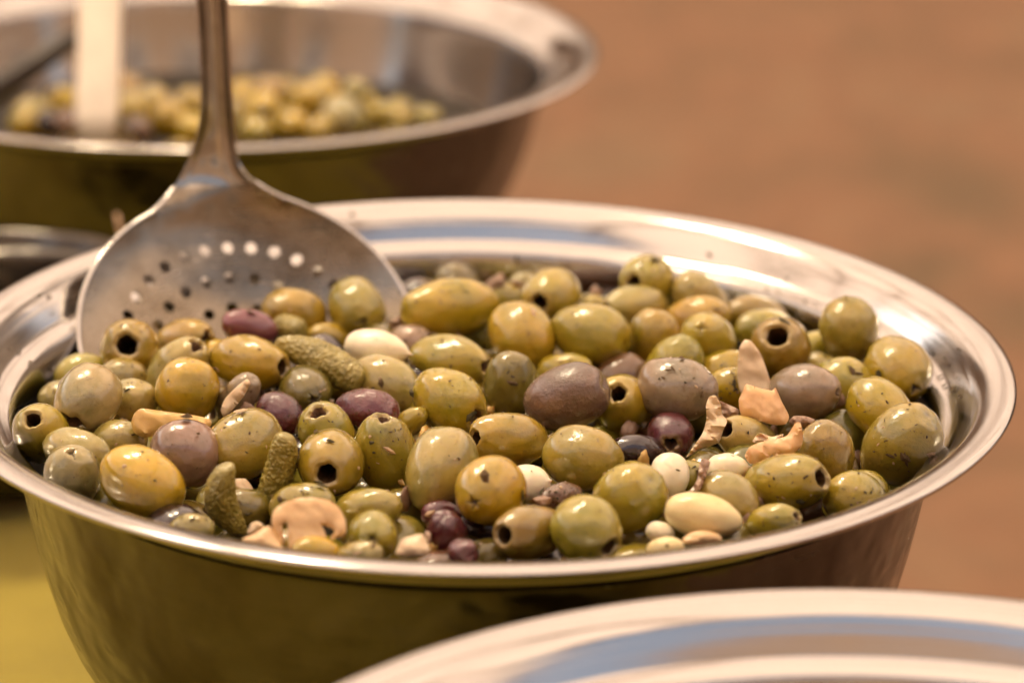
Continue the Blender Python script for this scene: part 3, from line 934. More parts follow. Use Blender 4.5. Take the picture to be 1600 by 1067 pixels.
# other foods as spheres in the same settling step: (cx, cy, half length, half width, axis dx, dy, layer)
EX = {
 'garlic_cream': (590, 545, 54, 27, 50, 8, -.016), 'garlic_right': (826, 757, 36, 29, 32, -6, .004), 'garlic_upright': (1046, 746, 39, 28, -2, 36, -.002),
 'garlic_white': (1137, 731, 34, 21, 32, -2, -.010), 'garlic_yellow': (1100, 806, 63, 31, 58, 12, -.014), 'garlic_bit': (1032, 831, 24, 15, 20, 4, .004),
 'garlic_low': (1040, 858, 32, 18, 28, -6, .0),
 'gherkin_big': (503, 562, 80, 25, 68, 34, -.022), 'gherkin_mid': (434, 742, 74, 21, 22, -66, -.004), 'gherkin_low': (346, 785, 68, 22, -14, -54, -.002),
 'gherkin_tip': (452, 514, 30, 19, 22, 6, .004),
}
for nme, (cx, cyy, hl, hw, vx, vy, dl) in EX.items():
    p = on_plane(cx, cyy, ZR - (DELTA + dl) * H)
    items.append(dict(px=cx, py=cyy, hl=hl, hw=hw, vx=vx, vy=vy, end='x', col='', lab=nme, s=depth_of(p), k=nme))

n = len(items)
D = np.array([list(ray(i['px'], i['py'])) for i in items])
s = np.array([i['s'] for i in items]); s0 = s.copy()
camv = np.array(list(CAM))
rp = np.array([(i['hl'] * i['hw'] * i['hw']) ** (1 / 3) for i in items]) / FPX
for it in range(160):
    P = camv + D * s[:, None]
    r = rp * s
    df = P[:, None, :] - P[None, :, :]
    dist = np.linalg.norm(df, axis=2) + 1e-9
    ov = np.maximum(0, (r[:, None] + r[None, :]) * .90 - dist); np.fill_diagonal(ov, 0)
    deriv = np.einsum('ij,ikj->ik', D, df) / dist      # d(dist)/ds_i
    mv = (ov * np.sign(deriv) * np.clip(np.abs(deriv) + .12, 0, 1)).sum(1) * .22
    s = s + np.clip(mv, -.0008, .0008)
    s = s + (s0 - s) * .02
    # stay inside the wall
    P = camv + D * s[:, None]
    rad = np.hypot(P[:, 0], P[:, 1]) / H; dz = (ZR - P[:, 2]) / H
    lim = np.array([wall_r(max(.05, d)) for d in dz]) - rp * s / H * .85
    bad = rad > lim
    # slide along the ray towards the axis
    g_ = (P[:, 0] * D[:, 0] + P[:, 1] * D[:, 1]) / (rad * H + 1e-9)
    step = np.where(bad, -np.clip((rad - lim) * H, 0, .0008) * np.sign(g_), 0)
    s = s + step
for i, v in zip(items, s): i['s'] = float(v)

def frame_for(it):
    """centre, half sizes in metres and rotation with local Z towards the visible pole"""
    P = CAM + ray(it['px'], it['py']) * it['s']
    k = it['s'] / FPX
    hl, hw = it['hl'] * k * 1.11, it['hw'] * k * 1.11
    a, b = it['vx'] / it['hl'], -it['vy'] / it['hl']
    m = math.hypot(a, b)
    if it.get('end') == 'plain' and m < .5:
        a, b = (.87, .12) if it['k'] % 2 else (-.86, .15)
        m = math.hypot(a, b)
    if it.get('end') == 'plain' and m < .88: a, b, m = a * .88 / m, b * .88 / m, .88
    if m > .97: a, b, m = a * .97 / m, b * .97 / m, .97
    c = math.sqrt(1 - m * m)
    view = (CAM - P).normalized()
    z = (RT * a + UP * b + view * c).normalized()
    # visible length stays as measured: undo the foreshortening, within reason
    L_ = min(math.sqrt(max(0, hl * hl - c * c * hw * hw)) / max(.25, m), hw * (1.32 if m < .6 else 1.75))
    L_ = max(L_, hw * 1.02)
    x = z.orthogonal().normalized()
    y = z.cross(x)
    rot = Matrix((x, y, z)).transposed() @ Matrix.Rotation(random.uniform(0, 6.28), 3, 'Z')
    return P, L_, hw, rot

def set_attr(me, name, vals):
    at = me.attributes.new(name, 'FLOAT', 'POINT')
    at.data.foreach_set("value", vals)

def jitter(c, a=.10):
    f = 1 + random.uniform(-a, a)
    return tuple(max(0, min(1, x * f * (1 + random.uniform(-a, a) * .4))) for x in c) + (1,)

def put_olive(P, hl, hw, rot, end, colk, label, seed, group=YP, hi=True, name="olive", mat=None):
    wr = colk in ('B',) or (end == 'flat' and colk == 'PU')
    V, F, sc, pa, cav = olive_mesh(hl, hw, end, seed, hi, 2.2 if wr else 1.0)
    o = mesh_obj(name, V, F, mat or (M_WRINK if wr or colk in ('MD', 'PU') else M_SKIN))
    set_attr(o.data, "scar", sc); set_attr(o.data, "pale", pa)
    o.color = jitter(PAL[colk])
    o.matrix_world = Matrix.Translation(P) @ rot.to_4x4()
    tag(o, label, "olive", group)
    if cav:
        h = mesh_obj("pit_hole", cav[0], cav[1], M_TORN if end == 'torn' else M_PIT, o)
    return o

bodies = []            # (P, hl, hw, rot) for herbs
for it in items:
    if it['end'] == 'x': continue
    P, hl, hw, rot = frame_for(it)
    put_olive(P, hl, hw, rot, it['end'], it['col'], it['lab'], 100 + it['k'])
    bodies.append((P, hl, hw, rot, it['col']))

# olives of the layer below, glimpsed through the gaps
def copy_olive(src, P, rot, sc, col, label, group, name="olive"):
    o = src.copy(); COL.objects.link(o)
    o.matrix_world = Matrix.Translation(P) @ rot.to_4x4() @ Matrix.Scale(sc, 4)
    o.color = col
    o["label"] = label; o["group"] = group
    for ch in src.children:
        c = ch.copy(); COL.objects.link(c); c.parent = o
    return o
def rand_rot(r):
    return (Matrix.Rotation(r.uniform(0, 6.28), 3, 'Z') @ Matrix.Rotation(r.uniform(.6, 2.2), 3, 'X') @ Matrix.Rotation(r.uniform(0, 6.28), 3, 'Z'))
rf = random.Random(21)
proto = {}
allP = np.array([list(CAM + ray(i['px'], i['py']) * i['s']) for i in items]); allr = np.array([i['hw'] * i['s'] / FPX for i in items])
placed = []
tries = 0
while tries < 9000 and len(placed) < 130:
    tries += 1
    a, rr = rf.uniform(0, 6.28), .455 * math.sqrt(rf.random())
    d = rf.choice((.068, .074, .082, .09, .10, .115))
    if rr > wall_r(d) - .036: continue
    p = Vector((rr * H * math.cos(a), rr * H * math.sin(a), ZR - d * H))
    q = np.array(list(p))
    if (np.linalg.norm(allP - q, axis=1) < (allr + .0098) * .95).any(): continue
    if any((p - b).length < .0192 for b in placed): continue
    # not through the skimmer dish
    w = (p - SK_C).dot(SK_N)
    if abs(w + .006) < .017 and (p - SK_C).length < SK_R * 1.15: continue
    placed.append(p)
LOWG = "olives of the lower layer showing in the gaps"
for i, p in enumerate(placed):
    c = jitter(PAL[rf.choice(('GD', 'GD', 'GD', 'G', 'GA', 'PD', 'B'))], .2)  # mostly dark colours, putting the deep shade of the gaps into the olives
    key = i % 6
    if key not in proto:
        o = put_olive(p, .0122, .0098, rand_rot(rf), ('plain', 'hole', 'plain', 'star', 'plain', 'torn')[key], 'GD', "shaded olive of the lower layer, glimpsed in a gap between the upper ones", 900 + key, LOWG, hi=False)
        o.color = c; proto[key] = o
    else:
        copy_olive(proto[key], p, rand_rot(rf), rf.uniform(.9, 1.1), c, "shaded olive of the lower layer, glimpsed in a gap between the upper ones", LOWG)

# ------------------------------------------------------------------ garlic and gherkins
def blob(it, end_sharp, mat, name, label, cat, group, seed, bumps=0.0, bend=0.0, flat=1.0, nub=.0, hole=False, taper=0.0):
    P, hl, hw, rot = frame_for(it)
    hl = it['hl'] * it['s'] / FPX
    so = Vector((seed * 3.7, seed * 1.3, seed * 2.1))
    nu, nr = (96, 140) if bumps else (48, 48)
    V, F = [], []
    for i in range(nr + 1):
        th = .01 + (math.pi - .02) * i / nr
        for k in range(nu):
            ph = 2 * math.pi * k / nu
            s_, c_ = math.sin(th), math.cos(th)
            d = Vector((s_ * math.cos(ph), s_ * math.sin(ph), c_))
            r = 1 + .05 * noise.noise(d * 1.6 + so) + .02 * noise.noise(d * 4 + so)
            zz = c_ * hl
            prof = abs(s_) ** (1.0 if end_sharp is None else (end_sharp if c_ > 0 else .8))
            rad = hw * prof * r * (1 + taper * c_)
            if bumps:
                q = Vector((d.x * hw, d.y * hw, zz)) * 950 + so
                vd = noise.voronoi(q)[0][0]
                rad *= 1 + bumps * (max(0, .75 - vd) - .2) * min(1, s_ * 2)
            x, y = rad * math.cos(ph), rad * math.sin(ph) * flat
            if nub: zz += nub * hl * math.exp(-(th / .12) ** 2)
            x += bend * hw * ((zz / hl) ** 2)
            V.append((x, y, zz))
    for i in range(nr):
        for k in range(nu):
            l = (k + 1) % nu
            F.append((i * nu + k, (i + 1) * nu + k, (i + 1) * nu + l, i * nu + l))
    F.append(tuple(range(nu))); F.append(tuple(nr * nu + k for k in reversed(range(nu))))
    o = mesh_obj(name, V, F, mat)
    o.matrix_world = Matrix.Translation(P) @ rot.to_4x4()
    tag(o, label, cat, group)
    return o, P, hl, hw, rot
ex = {i['k']: i for i in items if i['end'] == 'x'}
GG, HG = "garlic cloves among the olives", "gherkins among the olives"
gl = {
 'garlic_cream': ("cream garlic clove lying on top, right of the large gherkin", 1.25, M_GARLIC),
 'garlic_right': ("white garlic clove poking out right of the bright yellow star scarred olive", 1.1, M_GARLIC),
 'garlic_upright': ("white garlic clove on end, right of the yellow green olive with the torn end", 1.05, M_GARLIC),
 'garlic_white': ("small white garlic clove with a pointed tip, under the curled orange mushroom", 1.2, M_GARLIC),
 'garlic_yellow': ("large yellowish garlic clove with a brown hole, by the front rim", 1.0, M_GARLIC_Y),
 'garlic_bit': ("tiny pinkish white garlic bit left of the yellowish clove", 1.0, M_GARLIC),
 'garlic_low': ("small pale garlic bit right on the front rim, below the tiny pinkish bit", 1.0, M_GARLIC_Y),
}
for i, (k, (lab, sh, mt)) in enumerate(gl.items()):
    o, P, hl, hw, rot = blob(ex[k], sh, mt, "garlic_clove", lab, "garlic clove", GG, 40 + i, taper=-.08, nub=.14 if sh > 1.05 else 0)
    bodies.append((P, hl, hw, rot, 'garlic'))
for i, (k, lab, bend, tp) in enumerate((('gherkin_big', "largest warty gherkin, slanting left of the cream garlic clove", .35, .14),
                                    ('gherkin_mid', "dark warty gherkin standing between the green olive and the neat holed olive", .5, .08),
                                    ('gherkin_low', "curved warty gherkin at the front left rim", .9, .06),
                                    ('gherkin_tip', "tiny gherkin end peeping out between the purple pink olive and the gherkin", .1, 0))):
    blob(ex[k], .55, M_GHERK, "gherkin", lab, "gherkin", HG, 60 + i, bumps=.20, bend=bend, taper=tp)

# ------------------------------------------------------------------ mushroom slices and other cut pieces
def slab(name, pts, dl, mat, label, cat, group=None, thick=.0035, tilt=(0, 0), bend=0.0, wob=.0008, seed=0, bendax=0):
    """cut piece with its outline given as seen, laid at its own depth, with thickness, bend and soft edges"""
    cx = sum(p[0] for p in pts) / len(pts); cyy = sum(p[1] for p in pts) / len(pts)
    C = on_plane(cx, cyy, ZR - (DELTA + dl) * H)
    sc = depth_of(C) / FPX
    so = Vector((seed * 2.3, seed * 5.1, 0))
    # resample the outline
    ring = []
    m = len(pts)
    for i in range(m):
        p0, p1, p2, p3 = (Vector(pts[(i + j) % m]) for j in (-1, 0, 1, 2))
        for t in np.linspace(0, 1, 6)[:-1]:
            q = .5 * ((2 * p1) + (p2 - p0) * t + (2 * p0 - 5 * p1 + 4 * p2 - p3) * t * t + (3 * p1 - p0 - 3 * p2 + p3) * t ** 3)
            q = p1.lerp(p2, t) * .4 + q * .6
            ring.append(((q.x - cx) * sc, -(q.y - cyy) * sc))
    ext = max(max(abs(a), abs(b)) for a, b in ring)
    edges = [(i, (i + 1) % len(ring)) for i in range(len(ring))]
    inner = []
    st = ext / 9
    x = -ext
    def inside(p):
        c = False
        for i in range(len(ring)):
            a, b = ring[i], ring[i - 1]
            if (a[1] > p[1]) != (b[1] > p[1]) and p[0] < (b[0] - a[0]) * (p[1] - a[1]) / (b[1] - a[1]) + a[0]: c = not c
        return c
    while x < ext:
        y = -ext
        while y < ext:
            if inside((x, y)) and min(math.hypot(x - a, y - b) for a, b in ring) > st * .45: inner.append((x, y))
            y += st
        x += st
    res = delaunay_2d_cdt([Vector(p) for p in ring + inner], edges, [], 1, 1e-8)
    vs, fs = res[0], [tuple(f) for f in res[2]]
    rg = [Vector(r_) for r_ in ring]
    top, bot = [], []
    view = (CAM - C).normalized()
    for v in vs:
        e = min((Vector(r_) - v).length for r_ in rg)
        rounding = .30 * thick * (1 - min(1, e / (thick * .45))) ** 2
        t = (v.y if bendax == 0 else v.x) / ext
        b = bend * ext * t * t + wob * noise.noise(Vector((v.x, v.y, 0)) * 260 + so) + wob * .5 * noise.noise(Vector((v.x, v.y, 0)) * 800 + so)
        b += v.x * math.tan(tilt[0]) + v.y * math.tan(tilt[1])
        top.append(RT * v.x + UP * v.y + view * (b + thick / 2 - rounding))
        bot.append(RT * v.x * .97 + UP * v.y * .97 + view * (b - thick / 2 + rounding))
    nv = len(vs)
    F = [f for f in fs] + [tuple(i + nv for i in reversed(f)) for f in fs]
    cnt = {}
    for f in fs:
        for a, b in zip(f, f[1:] + f[:1]):
            cnt[(a, b)] = 1
    for (a, b) in list(cnt):
        if (b, a) not in cnt: F.append((b, a, a + nv, b + nv))
    o = mesh_obj(name, top + bot, F, mat)
    o.location = C
    o.data.set_sharp_from_angle(angle=math.radians(42))
    tag(o, label, cat, group)
    return o
MG = "mushroom pieces among the olives"
slab("mushroom_slice", [(424,812),(428,797),(442,786),(462,779),(488,777),(512,781),(530,793),(540,812),(541,830),(534,838),(524,840),(518,843),(517,838),(524,830),(516,824),(504,820),(510,838),(512,858),(455,858),(450,836),(448,815),(440,822),(443,846),(436,856),(428,832)],
     -.022, M_MUSH, "cream orange mushroom slice showing cap and stalk, at the front rim", "mushroom slice", MG, .0042, (0, -.35), seed=1)
slab("mushroom_piece", [(378,842),(396,834),(414,822),(424,824),(436,846),(444,862),(420,862),(395,856)], -.014, M_MUSH,
     "wedge of mushroom cut off by the front rim, left of the sliced mushroom", "mushroom piece", MG, .006, (0, -.4), seed=2)
slab("pickle_slice", [(205,660),(210,646),(222,638),(260,643),(300,648),(326,654),(331,662),(322,672),(300,676),(255,678),(225,684),(210,676)], -.016, M_SLAB,
     "yellow pickled slice lying above the glossy mauve brown olive", "pickle slice", None, .006, (0, -.25), seed=3)
slab("mushroom_piece", [(1152,585),(1155,545),(1163,531),(1174,533),(1188,552),(1198,578),(1206,606),(1198,630),(1170,628),(1157,612)], -.030, M_MUSH_P,
     "pale upright mushroom blade standing above the orange piece", "mushroom piece", MG, .0036, (.15, -.15), bend=.05, seed=4)
slab("mushroom_chunk", [(1154,626),(1160,612),(1166,600),(1186,606),(1206,610),(1212,606),(1222,628),(1233,650),(1228,662),(1210,664),(1180,656),(1158,648)], -.036, M_MUSH_O,
     "bright orange mushroom chunk below the pale upright blade", "mushroom piece", MG, .006, (0, -.3), bend=-.15, seed=5, bendax=1)
slab("mushroom_piece", [(1072,714),(1086,694),(1098,676),(1104,654),(1103,634),(1108,620),(1118,618),(1126,632),(1128,646),(1136,658),(1130,672),(1124,690),(1108,698),(1090,704)], -.022, M_MUSH_P,
     "folded pinkish mushroom piece tapering down to the left, left of the orange chunk", "mushroom piece", MG, .005, (.3, -.1), bend=.5, wob=.003, seed=6, bendax=1)
slab("mushroom_piece", [(1122,626),(1138,632),(1154,640),(1152,654),(1140,660),(1130,650)], -.016, M_MUSH_B,
     "small brown mushroom flap between the folded piece and the orange chunk", "mushroom piece", MG, .004, (.2, .2), wob=.002, seed=7)
slab("mushroom_piece", [(1164,712),(1172,698),(1190,690),(1212,686),(1230,680),(1242,662),(1250,660),(1255,680),(1252,698),(1236,710),(1212,718),(1190,724),(1172,724)], -.030, M_MUSH_O,
     "curled orange mushroom strip above the large yellow green olive with the right hole", "mushroom piece", MG, .006, (0, -.1), bend=.35, wob=.002, seed=8, bendax=1)
slab("mushroom_piece", [(1176,690),(1186,676),(1206,682),(1224,678),(1218,690),(1196,694)], -.022, M_MUSH_P,
     "thin pale mushroom scrap on top of the curled orange strip", "mushroom piece", MG, .003, (0, 0), wob=.003, seed=9)
slab("mushroom_piece", [(1232,660),(1240,650),(1258,650),(1274,656),(1268,666),(1248,668)], -.016, M_MUSH_B,
     "brown mushroom scrap right of the orange chunk", "mushroom piece", MG, .004, (0, .2), wob=.002, seed=10)
slab("mushroom_piece", [(618,866),(624,848),(632,840),(660,834),(672,858),(664,868),(640,870)], -.010, M_MUSH_P,
     "pale squarish mushroom cube at the front rim, left of the shrivelled olive", "mushroom piece", MG, .008, (.1, -.4), seed=11)
slab("mushroom_piece", [(352,752),(366,748),(384,748),(396,764),(400,784),(386,776),(368,764)], .002, M_MUSH_P,
     "thin pale mushroom slice below the large green olive with the dark scar", "mushroom piece", MG, .003, (0, -.2), seed=12)
slab("mushroom_piece", [(1066,842),(1078,832),(1100,828),(1122,834),(1128,844),(1100,850),(1072,850)], -.006, M_MUSH,
     "orange cream slice on the front rim below the yellowish garlic", "mushroom piece", MG, .005, (0, -.3), seed=13)
slab("mushroom_piece", [(1030,806),(1036,788),(1056,776),(1078,766),(1090,748),(1094,722),(1100,716),(1110,722),(1104,740),(1098,756),(1090,770),(1070,784),(1052,796),(1040,806)], -.018, M_MUSH_B,
     "ragged brown shred running up between the white garlic cloves", "mushroom piece", MG, .004, (.1, -.2), wob=.004, seed=14)
slab("mushroom_piece", [(830,780),(846,774),(862,778),(858,788),(836,788)], -.012, M_MUSH_B,
     "pinkish brown scrap beside the shrivelled brown olive", "mushroom piece", MG, .004, (0, 0), wob=.002, seed=15)
slab("mushroom_piece", [(606,512),(612,500),(624,494),(634,500),(630,516),(618,524)], .004, M_MUSH_B,
     "brown scrap behind the cream garlic, beside the skimmer edge", "mushroom piece", MG, .004, (0, 0), wob=.002, seed=16)
slab("mushroom_piece", [(345,640),(352,622),(372,602),(386,592),(391,600),(380,620),(362,642),(350,652)], -.018, M_MUSH_P,
     "pale cut face strip on the slit mauve olive", "mushroom piece", MG, .004, (.2, 0), seed=17)
slab("onion_piece", [(386,834),(392,818),(402,814),(412,820),(408,832),(396,838)], -.004, M_MUSH_P, "small pinkish onion bit left of the sliced mushroom", "onion piece", None, .004, (0, 0), seed=18)

# ------------------------------------------------------------------ herbs and crumbs
def flake(P, nrm_, L_, W_, rnd, lift=.00015):
    t = nrm_.orthogonal().normalized()
    t = Matrix.Rotation(rnd.uniform(0, 6.28), 3, nrm_) @ t
    b = nrm_.cross(t)
    m = rnd.choice((5, 6, 7))
    ring = []
    for i in range(m):
        a = 2 * math.pi * i / m
        k = rnd.uniform(.6, 1.15)
        ring.append(P + t * (math.cos(a) * L_ * k) + b * (math.sin(a) * W_ * k) + nrm_ * (lift + rnd.uniform(0, .25) * W_))
    apex = P + nrm_ * (lift + W_ * rnd.uniform(.35, .8))
    return ring, apex
def flakes_obj(name, specs, mat, label, cat, kind=None, group=None):
    V, F = [], []
    for ring, apex in specs:
        s_ = len(V)
        V.extend(ring); V.append(apex)
        m = len(ring)
        for i in range(m): F.append((s_ + i, s_ + (i + 1) % m, s_ + m))
    o = mesh_obj(name, V, F, mat, smooth=False)
    tag(o, label, cat, group, kind)
    return o
rh = random.Random(5)
sp1, sp2, sp3 = [], [], []
for P, hl, hw, rot, ck in bodies:
    cnt = rh.choice((3, 8, 14, 20, 40)) if ck not in ('garlic', 'PD') else rh.choice((0, 1, 2))
    for _ in range(cnt):
        d = Vector((rh.gauss(0, 1), rh.gauss(0, 1) - .7, rh.gauss(0, 1) + .8)).normalized()
        q = rot.transposed() @ d
        k = 1 / math.sqrt((q.x / hw) ** 2 + (q.y / hw) ** 2 + (q.z / hl) ** 2)
        if abs(q.z) * k > hl * .86: continue
        nr_ = (rot @ Vector((q.x / hw ** 2, q.y / hw ** 2, q.z / hl ** 2))).normalized()
        big = rh.random() < .09
        L_ = rh.uniform(.0011, .0029) if big else rh.uniform(.00025, .0009)
        f = flake(P + d * k, nr_, L_, L_ * rh.uniform(.22, .7), rh)
        (sp1 if rh.random() < .6 else sp2 if rh.random() < .75 else sp3).append(f)
flakes_obj("herb_flakes", sp1, M_HERB, "brown dried herb specks clinging to the olives", "herbs", "stuff")
flakes_obj("green_herb_flakes", sp2, M_HERB2, "dark green dried herb specks clinging to the olives", "herbs", "stuff")
flakes_obj("garlic_crumbs", sp3, M_CRUMB, "pale garlic crumbs clinging to the olives", "crumbs", "stuff")

# scraps of mushroom, garlic and olive flesh washed into the gaps
def scraps(mat, count, name, label, seed, size):
    r = random.Random(seed)
    V, F = [], []
    made = 0
    while made < count:
        a, q = r.uniform(0, 6.28), .44 * math.sqrt(r.random())
        p = Vector((q * H * math.cos(a), q * H * math.sin(a), ZR - r.uniform(.045, .085) * H))
        dd = np.linalg.norm(allP - np.array(list(p)), axis=1) - allr
        if dd.min() < -.0005 or dd.min() > .005: continue
        w = (p - SK_C).dot(SK_N)
        if abs(w) < .02 and (p - SK_C).length < SK_R * 1.1: continue
        b0 = len(V); so = Vector((r.uniform(-9, 9), r.uniform(-9, 9), r.uniform(-9, 9)))
        L_ = r.uniform(*size); R3 = rand_rot(r)
        sx, sy, sz = L_, L_ * r.uniform(.4, .8), L_ * r.uniform(.25, .5)
        for i in range(7):
            th = .15 + (math.pi - .3) * i / 6
            for k in range(9):
                ph = 2 * math.pi * k / 9
                d = Vector((math.sin(th) * math.cos(ph), math.sin(th) * math.sin(ph), math.cos(th)))
                m = 1 + .5 * noise.noise(d * 1.5 + so) + .2 * noise.noise(d * 4 + so)
                V.append(p + R3 @ Vector((d.x * sx * m, d.y * sy * m, d.z * sz * m)))
        for i in range(6):
            for k in range(9):
                l = (k + 1) % 9
                F.append((b0 + i * 9 + k, b0 + (i + 1) * 9 + k, b0 + (i + 1) * 9 + l, b0 + i * 9 + l))
        F.append(tuple(b0 + k for k in range(9))); F.append(tuple(b0 + 54 + k for k in reversed(range(9))))
        made += 1
    tag(mesh_obj(name, V, F, mat), label, "scraps", None, "stuff")
scraps(M_MUSH_B, 70, "brown_scraps", "brown shreds of mushroom washed into the gaps between the olives", 31, (.0018, .0048))
scraps(M_MUSH_P, 34, "pale_scraps", "pale bits of garlic and mushroom in the gaps between the olives", 32, (.0015, .0036))
scraps(M_SLAB, 40, "olive_scraps", "torn bits of olive flesh in the gaps between the olives", 33, (.0018, .0045))

# flakes lying on the steel: given by pixel, laid on the flange or inner wall of the main bowl
def on_steel(px, py, s_):
    """first hit of the ray with the inner surface of the main bowl (rim and wall profile)"""
    d = ray(px, py)
    prof = RIM[4:] + WALL[1:]
    best = None
    k = 2.2 * H
    while k < 4.2 * H:
        p = CAM + d * k
        r_ = math.hypot(p.x, p.y) / H; z_ = (ZR - p.z) / H
        surf = None
        for (r0, d0), (r1, d1) in zip(prof[:-1], prof[1:]):
            if min(r0, r1) <= r_ <= max(r0, r1):
                surf = d0 + (d1 - d0) * (r_ - r0) / (r1 - r0 + 1e-9)
                sl = (d1 - d0) / (r1 - r0 + 1e-9)
                break
        if surf is not None and z_ >= surf:
            n_ = Vector((p.x / (r_ * H) * sl, p.y / (r_ * H) * sl, 1)).normalized()
            return p, n_
        k += .0004
    return None, None
marks = [(61,462,5),(76,465,6),(82,490,3),(115,521,4),(110,516,3),(30,553,4),(47,568,6),(78,578,5),(15,545,3),(550,336,5),(808,405,6),(885,414,4),(1109,399,6),(1058,418,6),(1064,440,5),(1146,436,3),
         (1105,426,4),(1120,427,3),(1198,455,4),(1216,457,4),(1258,473,4),(1275,475,3),(1457,553,5),(1453,573,5),(1470,590,6),(1482,571,4),(1477,604,6),(1488,610,5),(1494,608,5),(1501,620,4),(1463,612,4),(1500,547,4),(1496,592,4),(1512,612,3),
         (1478,560,3),(955,378,3),(1230,436,3),(710,402,3)]
for i, (px, py, sz) in enumerate(marks):
    p, n_ = on_steel(px, py, sz)
    if p is None: continue
    k = depth_of(p) / FPX
    fl = [flake(p, n_, sz * k * 1.15, sz * k * .6, rh, lift=.0006)]
    where = "back" if py < 460 and 500 < px < 1300 else ("right inner side" if px >= 1300 else ("left" if px < 500 else "back right"))
    flakes_obj("herb_flake", fl, M_HERB if i % 2 else M_HERB2, "dark herb flake stuck to the %s of the main bowl's steel rim" % where, "herb flake", None, "herb flakes stuck on the steel at the " + where)

# ------------------------------------------------------------------ contents of the other bowls
def far_olive(cx, cyy, hl, hw, vx, vy, end, colk, z, label, seed, group, hi=True):
    p = on_plane(cx, cyy, z)
    it = dict(px=cx, py=cyy, hl=hl, hw=hw, vx=vx, vy=vy, s=depth_of(p))
    P, a, b, rot = frame_for(it)
    return put_olive(P, a, b, rot, end, colk, label, seed, group, hi=False)
BG = "blurred olives in the bowl behind"
zb = BK.z - .11 * H
for i, (cx, cyy, hl, hw, vx, vy, end, ck, lab) in enumerate([
    (410,172,31,28,2,4,'hole','YB',"blurred yellow olive with an orange hole, right of the skimmer handle"),
    (482,160,36,31,10,-10,'plain','YA',"blurred amber yellow olive, tallest of the bowl behind"),
    (455,195,34,24,20,4,'plain','YB',"blurred yellow olive below the tallest one in the bowl behind"),
    (533,182,34,31,5,5,'plain','P',"blurred pale tan olive right of the tallest one in the bowl behind"),
    (598,178,26,17,15,0,'plain','YG',"blurred yellow olive fourth from the right handle side in the bowl behind"),
    (400,205,32,22,10,2,'plain','YG',"blurred pale olive low behind the rim, right of the skimmer handle"),
    (420,142,36,22,20,2,'plain','GA',"blurred olive behind the orange holed one in the bowl behind"),
    (668,183,30,16,20,0,'plain','GP',"blurred olive at the far right of the heap in the bowl behind"),
    (555,142,40,18,20,0,'plain','GP',"blurred faint olive at the back of the heap in the bowl behind"),
    (205,172,34,28,10,5,'plain','YG',"blurred green yellow olive just right of the white handle"),
    (262,188,36,29,10,-5,'plain','YB',"blurred bright yellow olive left of the skimmer handle"),
    (240,160,32,26,5,5,'plain','GP',"blurred pale olive behind the bright yellow one left of the skimmer"),
    (298,165,34,28,5,5,'plain','YA',"blurred amber olive touching the skimmer handle on its left"),
    (300,203,30,24,10,0,'plain','YB',"blurred yellow olive low against the skimmer handle"),
    (215,205,28,22,0,0,'plain','B',"blurred brown olive low beside the white handle"),
    (35,193,34,22,10,0,'plain','YG',"blurred yellow olive at the far left of the bowl behind"),
    (75,192,28,20,0,0,'plain','PD',"blurred dark olive left of the white handle"),
    (105,195,28,22,0,0,'plain','B',"blurred reddish brown olive touching the white handle"),
    (500,205,30,22,0,0,'plain','YA',"blurred amber olive low at the rim below the pale tan one"),
    (345,190,32,26,0,0,'plain','P',"blurred pale olive hidden behind the skimmer handle"),
    ]):
    far_olive(cx, cyy, hl, hw, vx, vy, end, ck, zb - (.012 * H if cyy > 185 else 0), lab, 300 + i, BG)
# fill beneath
def fill(center, rad, z, count, seed, group, label, zj=.004, sc=1.0, cols=('YG', 'G', 'GA', 'Y')):
    r = random.Random(seed)
    pts = []
    t = 0
    while len(pts) < count and t < 4000:
        t += 1
        a, q = r.uniform(0, 6.28), rad * math.sqrt(r.random())
        p = Vector((center[0] + q * math.cos(a), center[1] + q * math.sin(a), z + r.uniform(-zj, zj)))
        if any((p - b).length < .0205 * sc for b in pts): continue
        pts.append(p)
        copy_olive(proto[r.randrange(6)], p, rand_rot(r), sc * r.uniform(.92, 1.08), jitter(PAL[r.choice(cols)], .2), label, group)
fill((BK.x, BK.y), .36 * S_B, BK.z - .165 * H, 44, 3, "lower olives in the bowl behind", "blurred olive low in the bowl behind the skimmer")
fill((FR.x - .02, FR.y + .03), .33 * H, FR.z - .138 * H, 34, 4, "olives in the cut off bowl at the lower right", "blurred olive in the cut off bowl at the lower right")

# white handled spoon standing in the back bowl
def slim_box(name, half_w, half_t, L_, mat, parent):
    V, F = [], []
    n = 16
    rows = 24
    for i in range(rows + 1):
        t = i / rows
        e = 1 if 0 < i < rows else .7
        for k in range(n):
            a = 2 * math.pi * k / n
            ca, sa = math.cos(a), math.sin(a)
            V.append((math.copysign(abs(ca) ** .5, ca) * half_w * e, math.copysign(abs(sa) ** .6, sa) * half_t * e, t * L_))
    for i in range(rows):
        for k in range(n):
            l = (k + 1) % n
            F.append((i * n + k, i * n + l, (i + 1) * n + l, (i + 1) * n + k))
    F.append(tuple(reversed(range(n)))); F.append(tuple(rows * n + k for k in range(n)))
    return mesh_obj(name, V, F, mat, parent)
sp_base = on_plane(150, 222, BK.z - .10 * H)
spn = empty("serving_spoon", sp_base)
tag(spn, "serving spoon with a broad cream white handle standing in the blurred bowl behind", "spoon")
h_ = slim_box("handle", .0345 * H * 1.02, .004, .33, M_CREAM, spn)
vv, ff = [], []
for i in range(13):
    th = math.pi / 2 * i / 12
    for k in range(24):
        a = 2 * math.pi * k / 24
        vv.append((.028 * math.cos(th) * math.cos(a), .004 + .018 * math.sin(th) , -.022 + .034 * math.cos(th) * math.sin(a)))
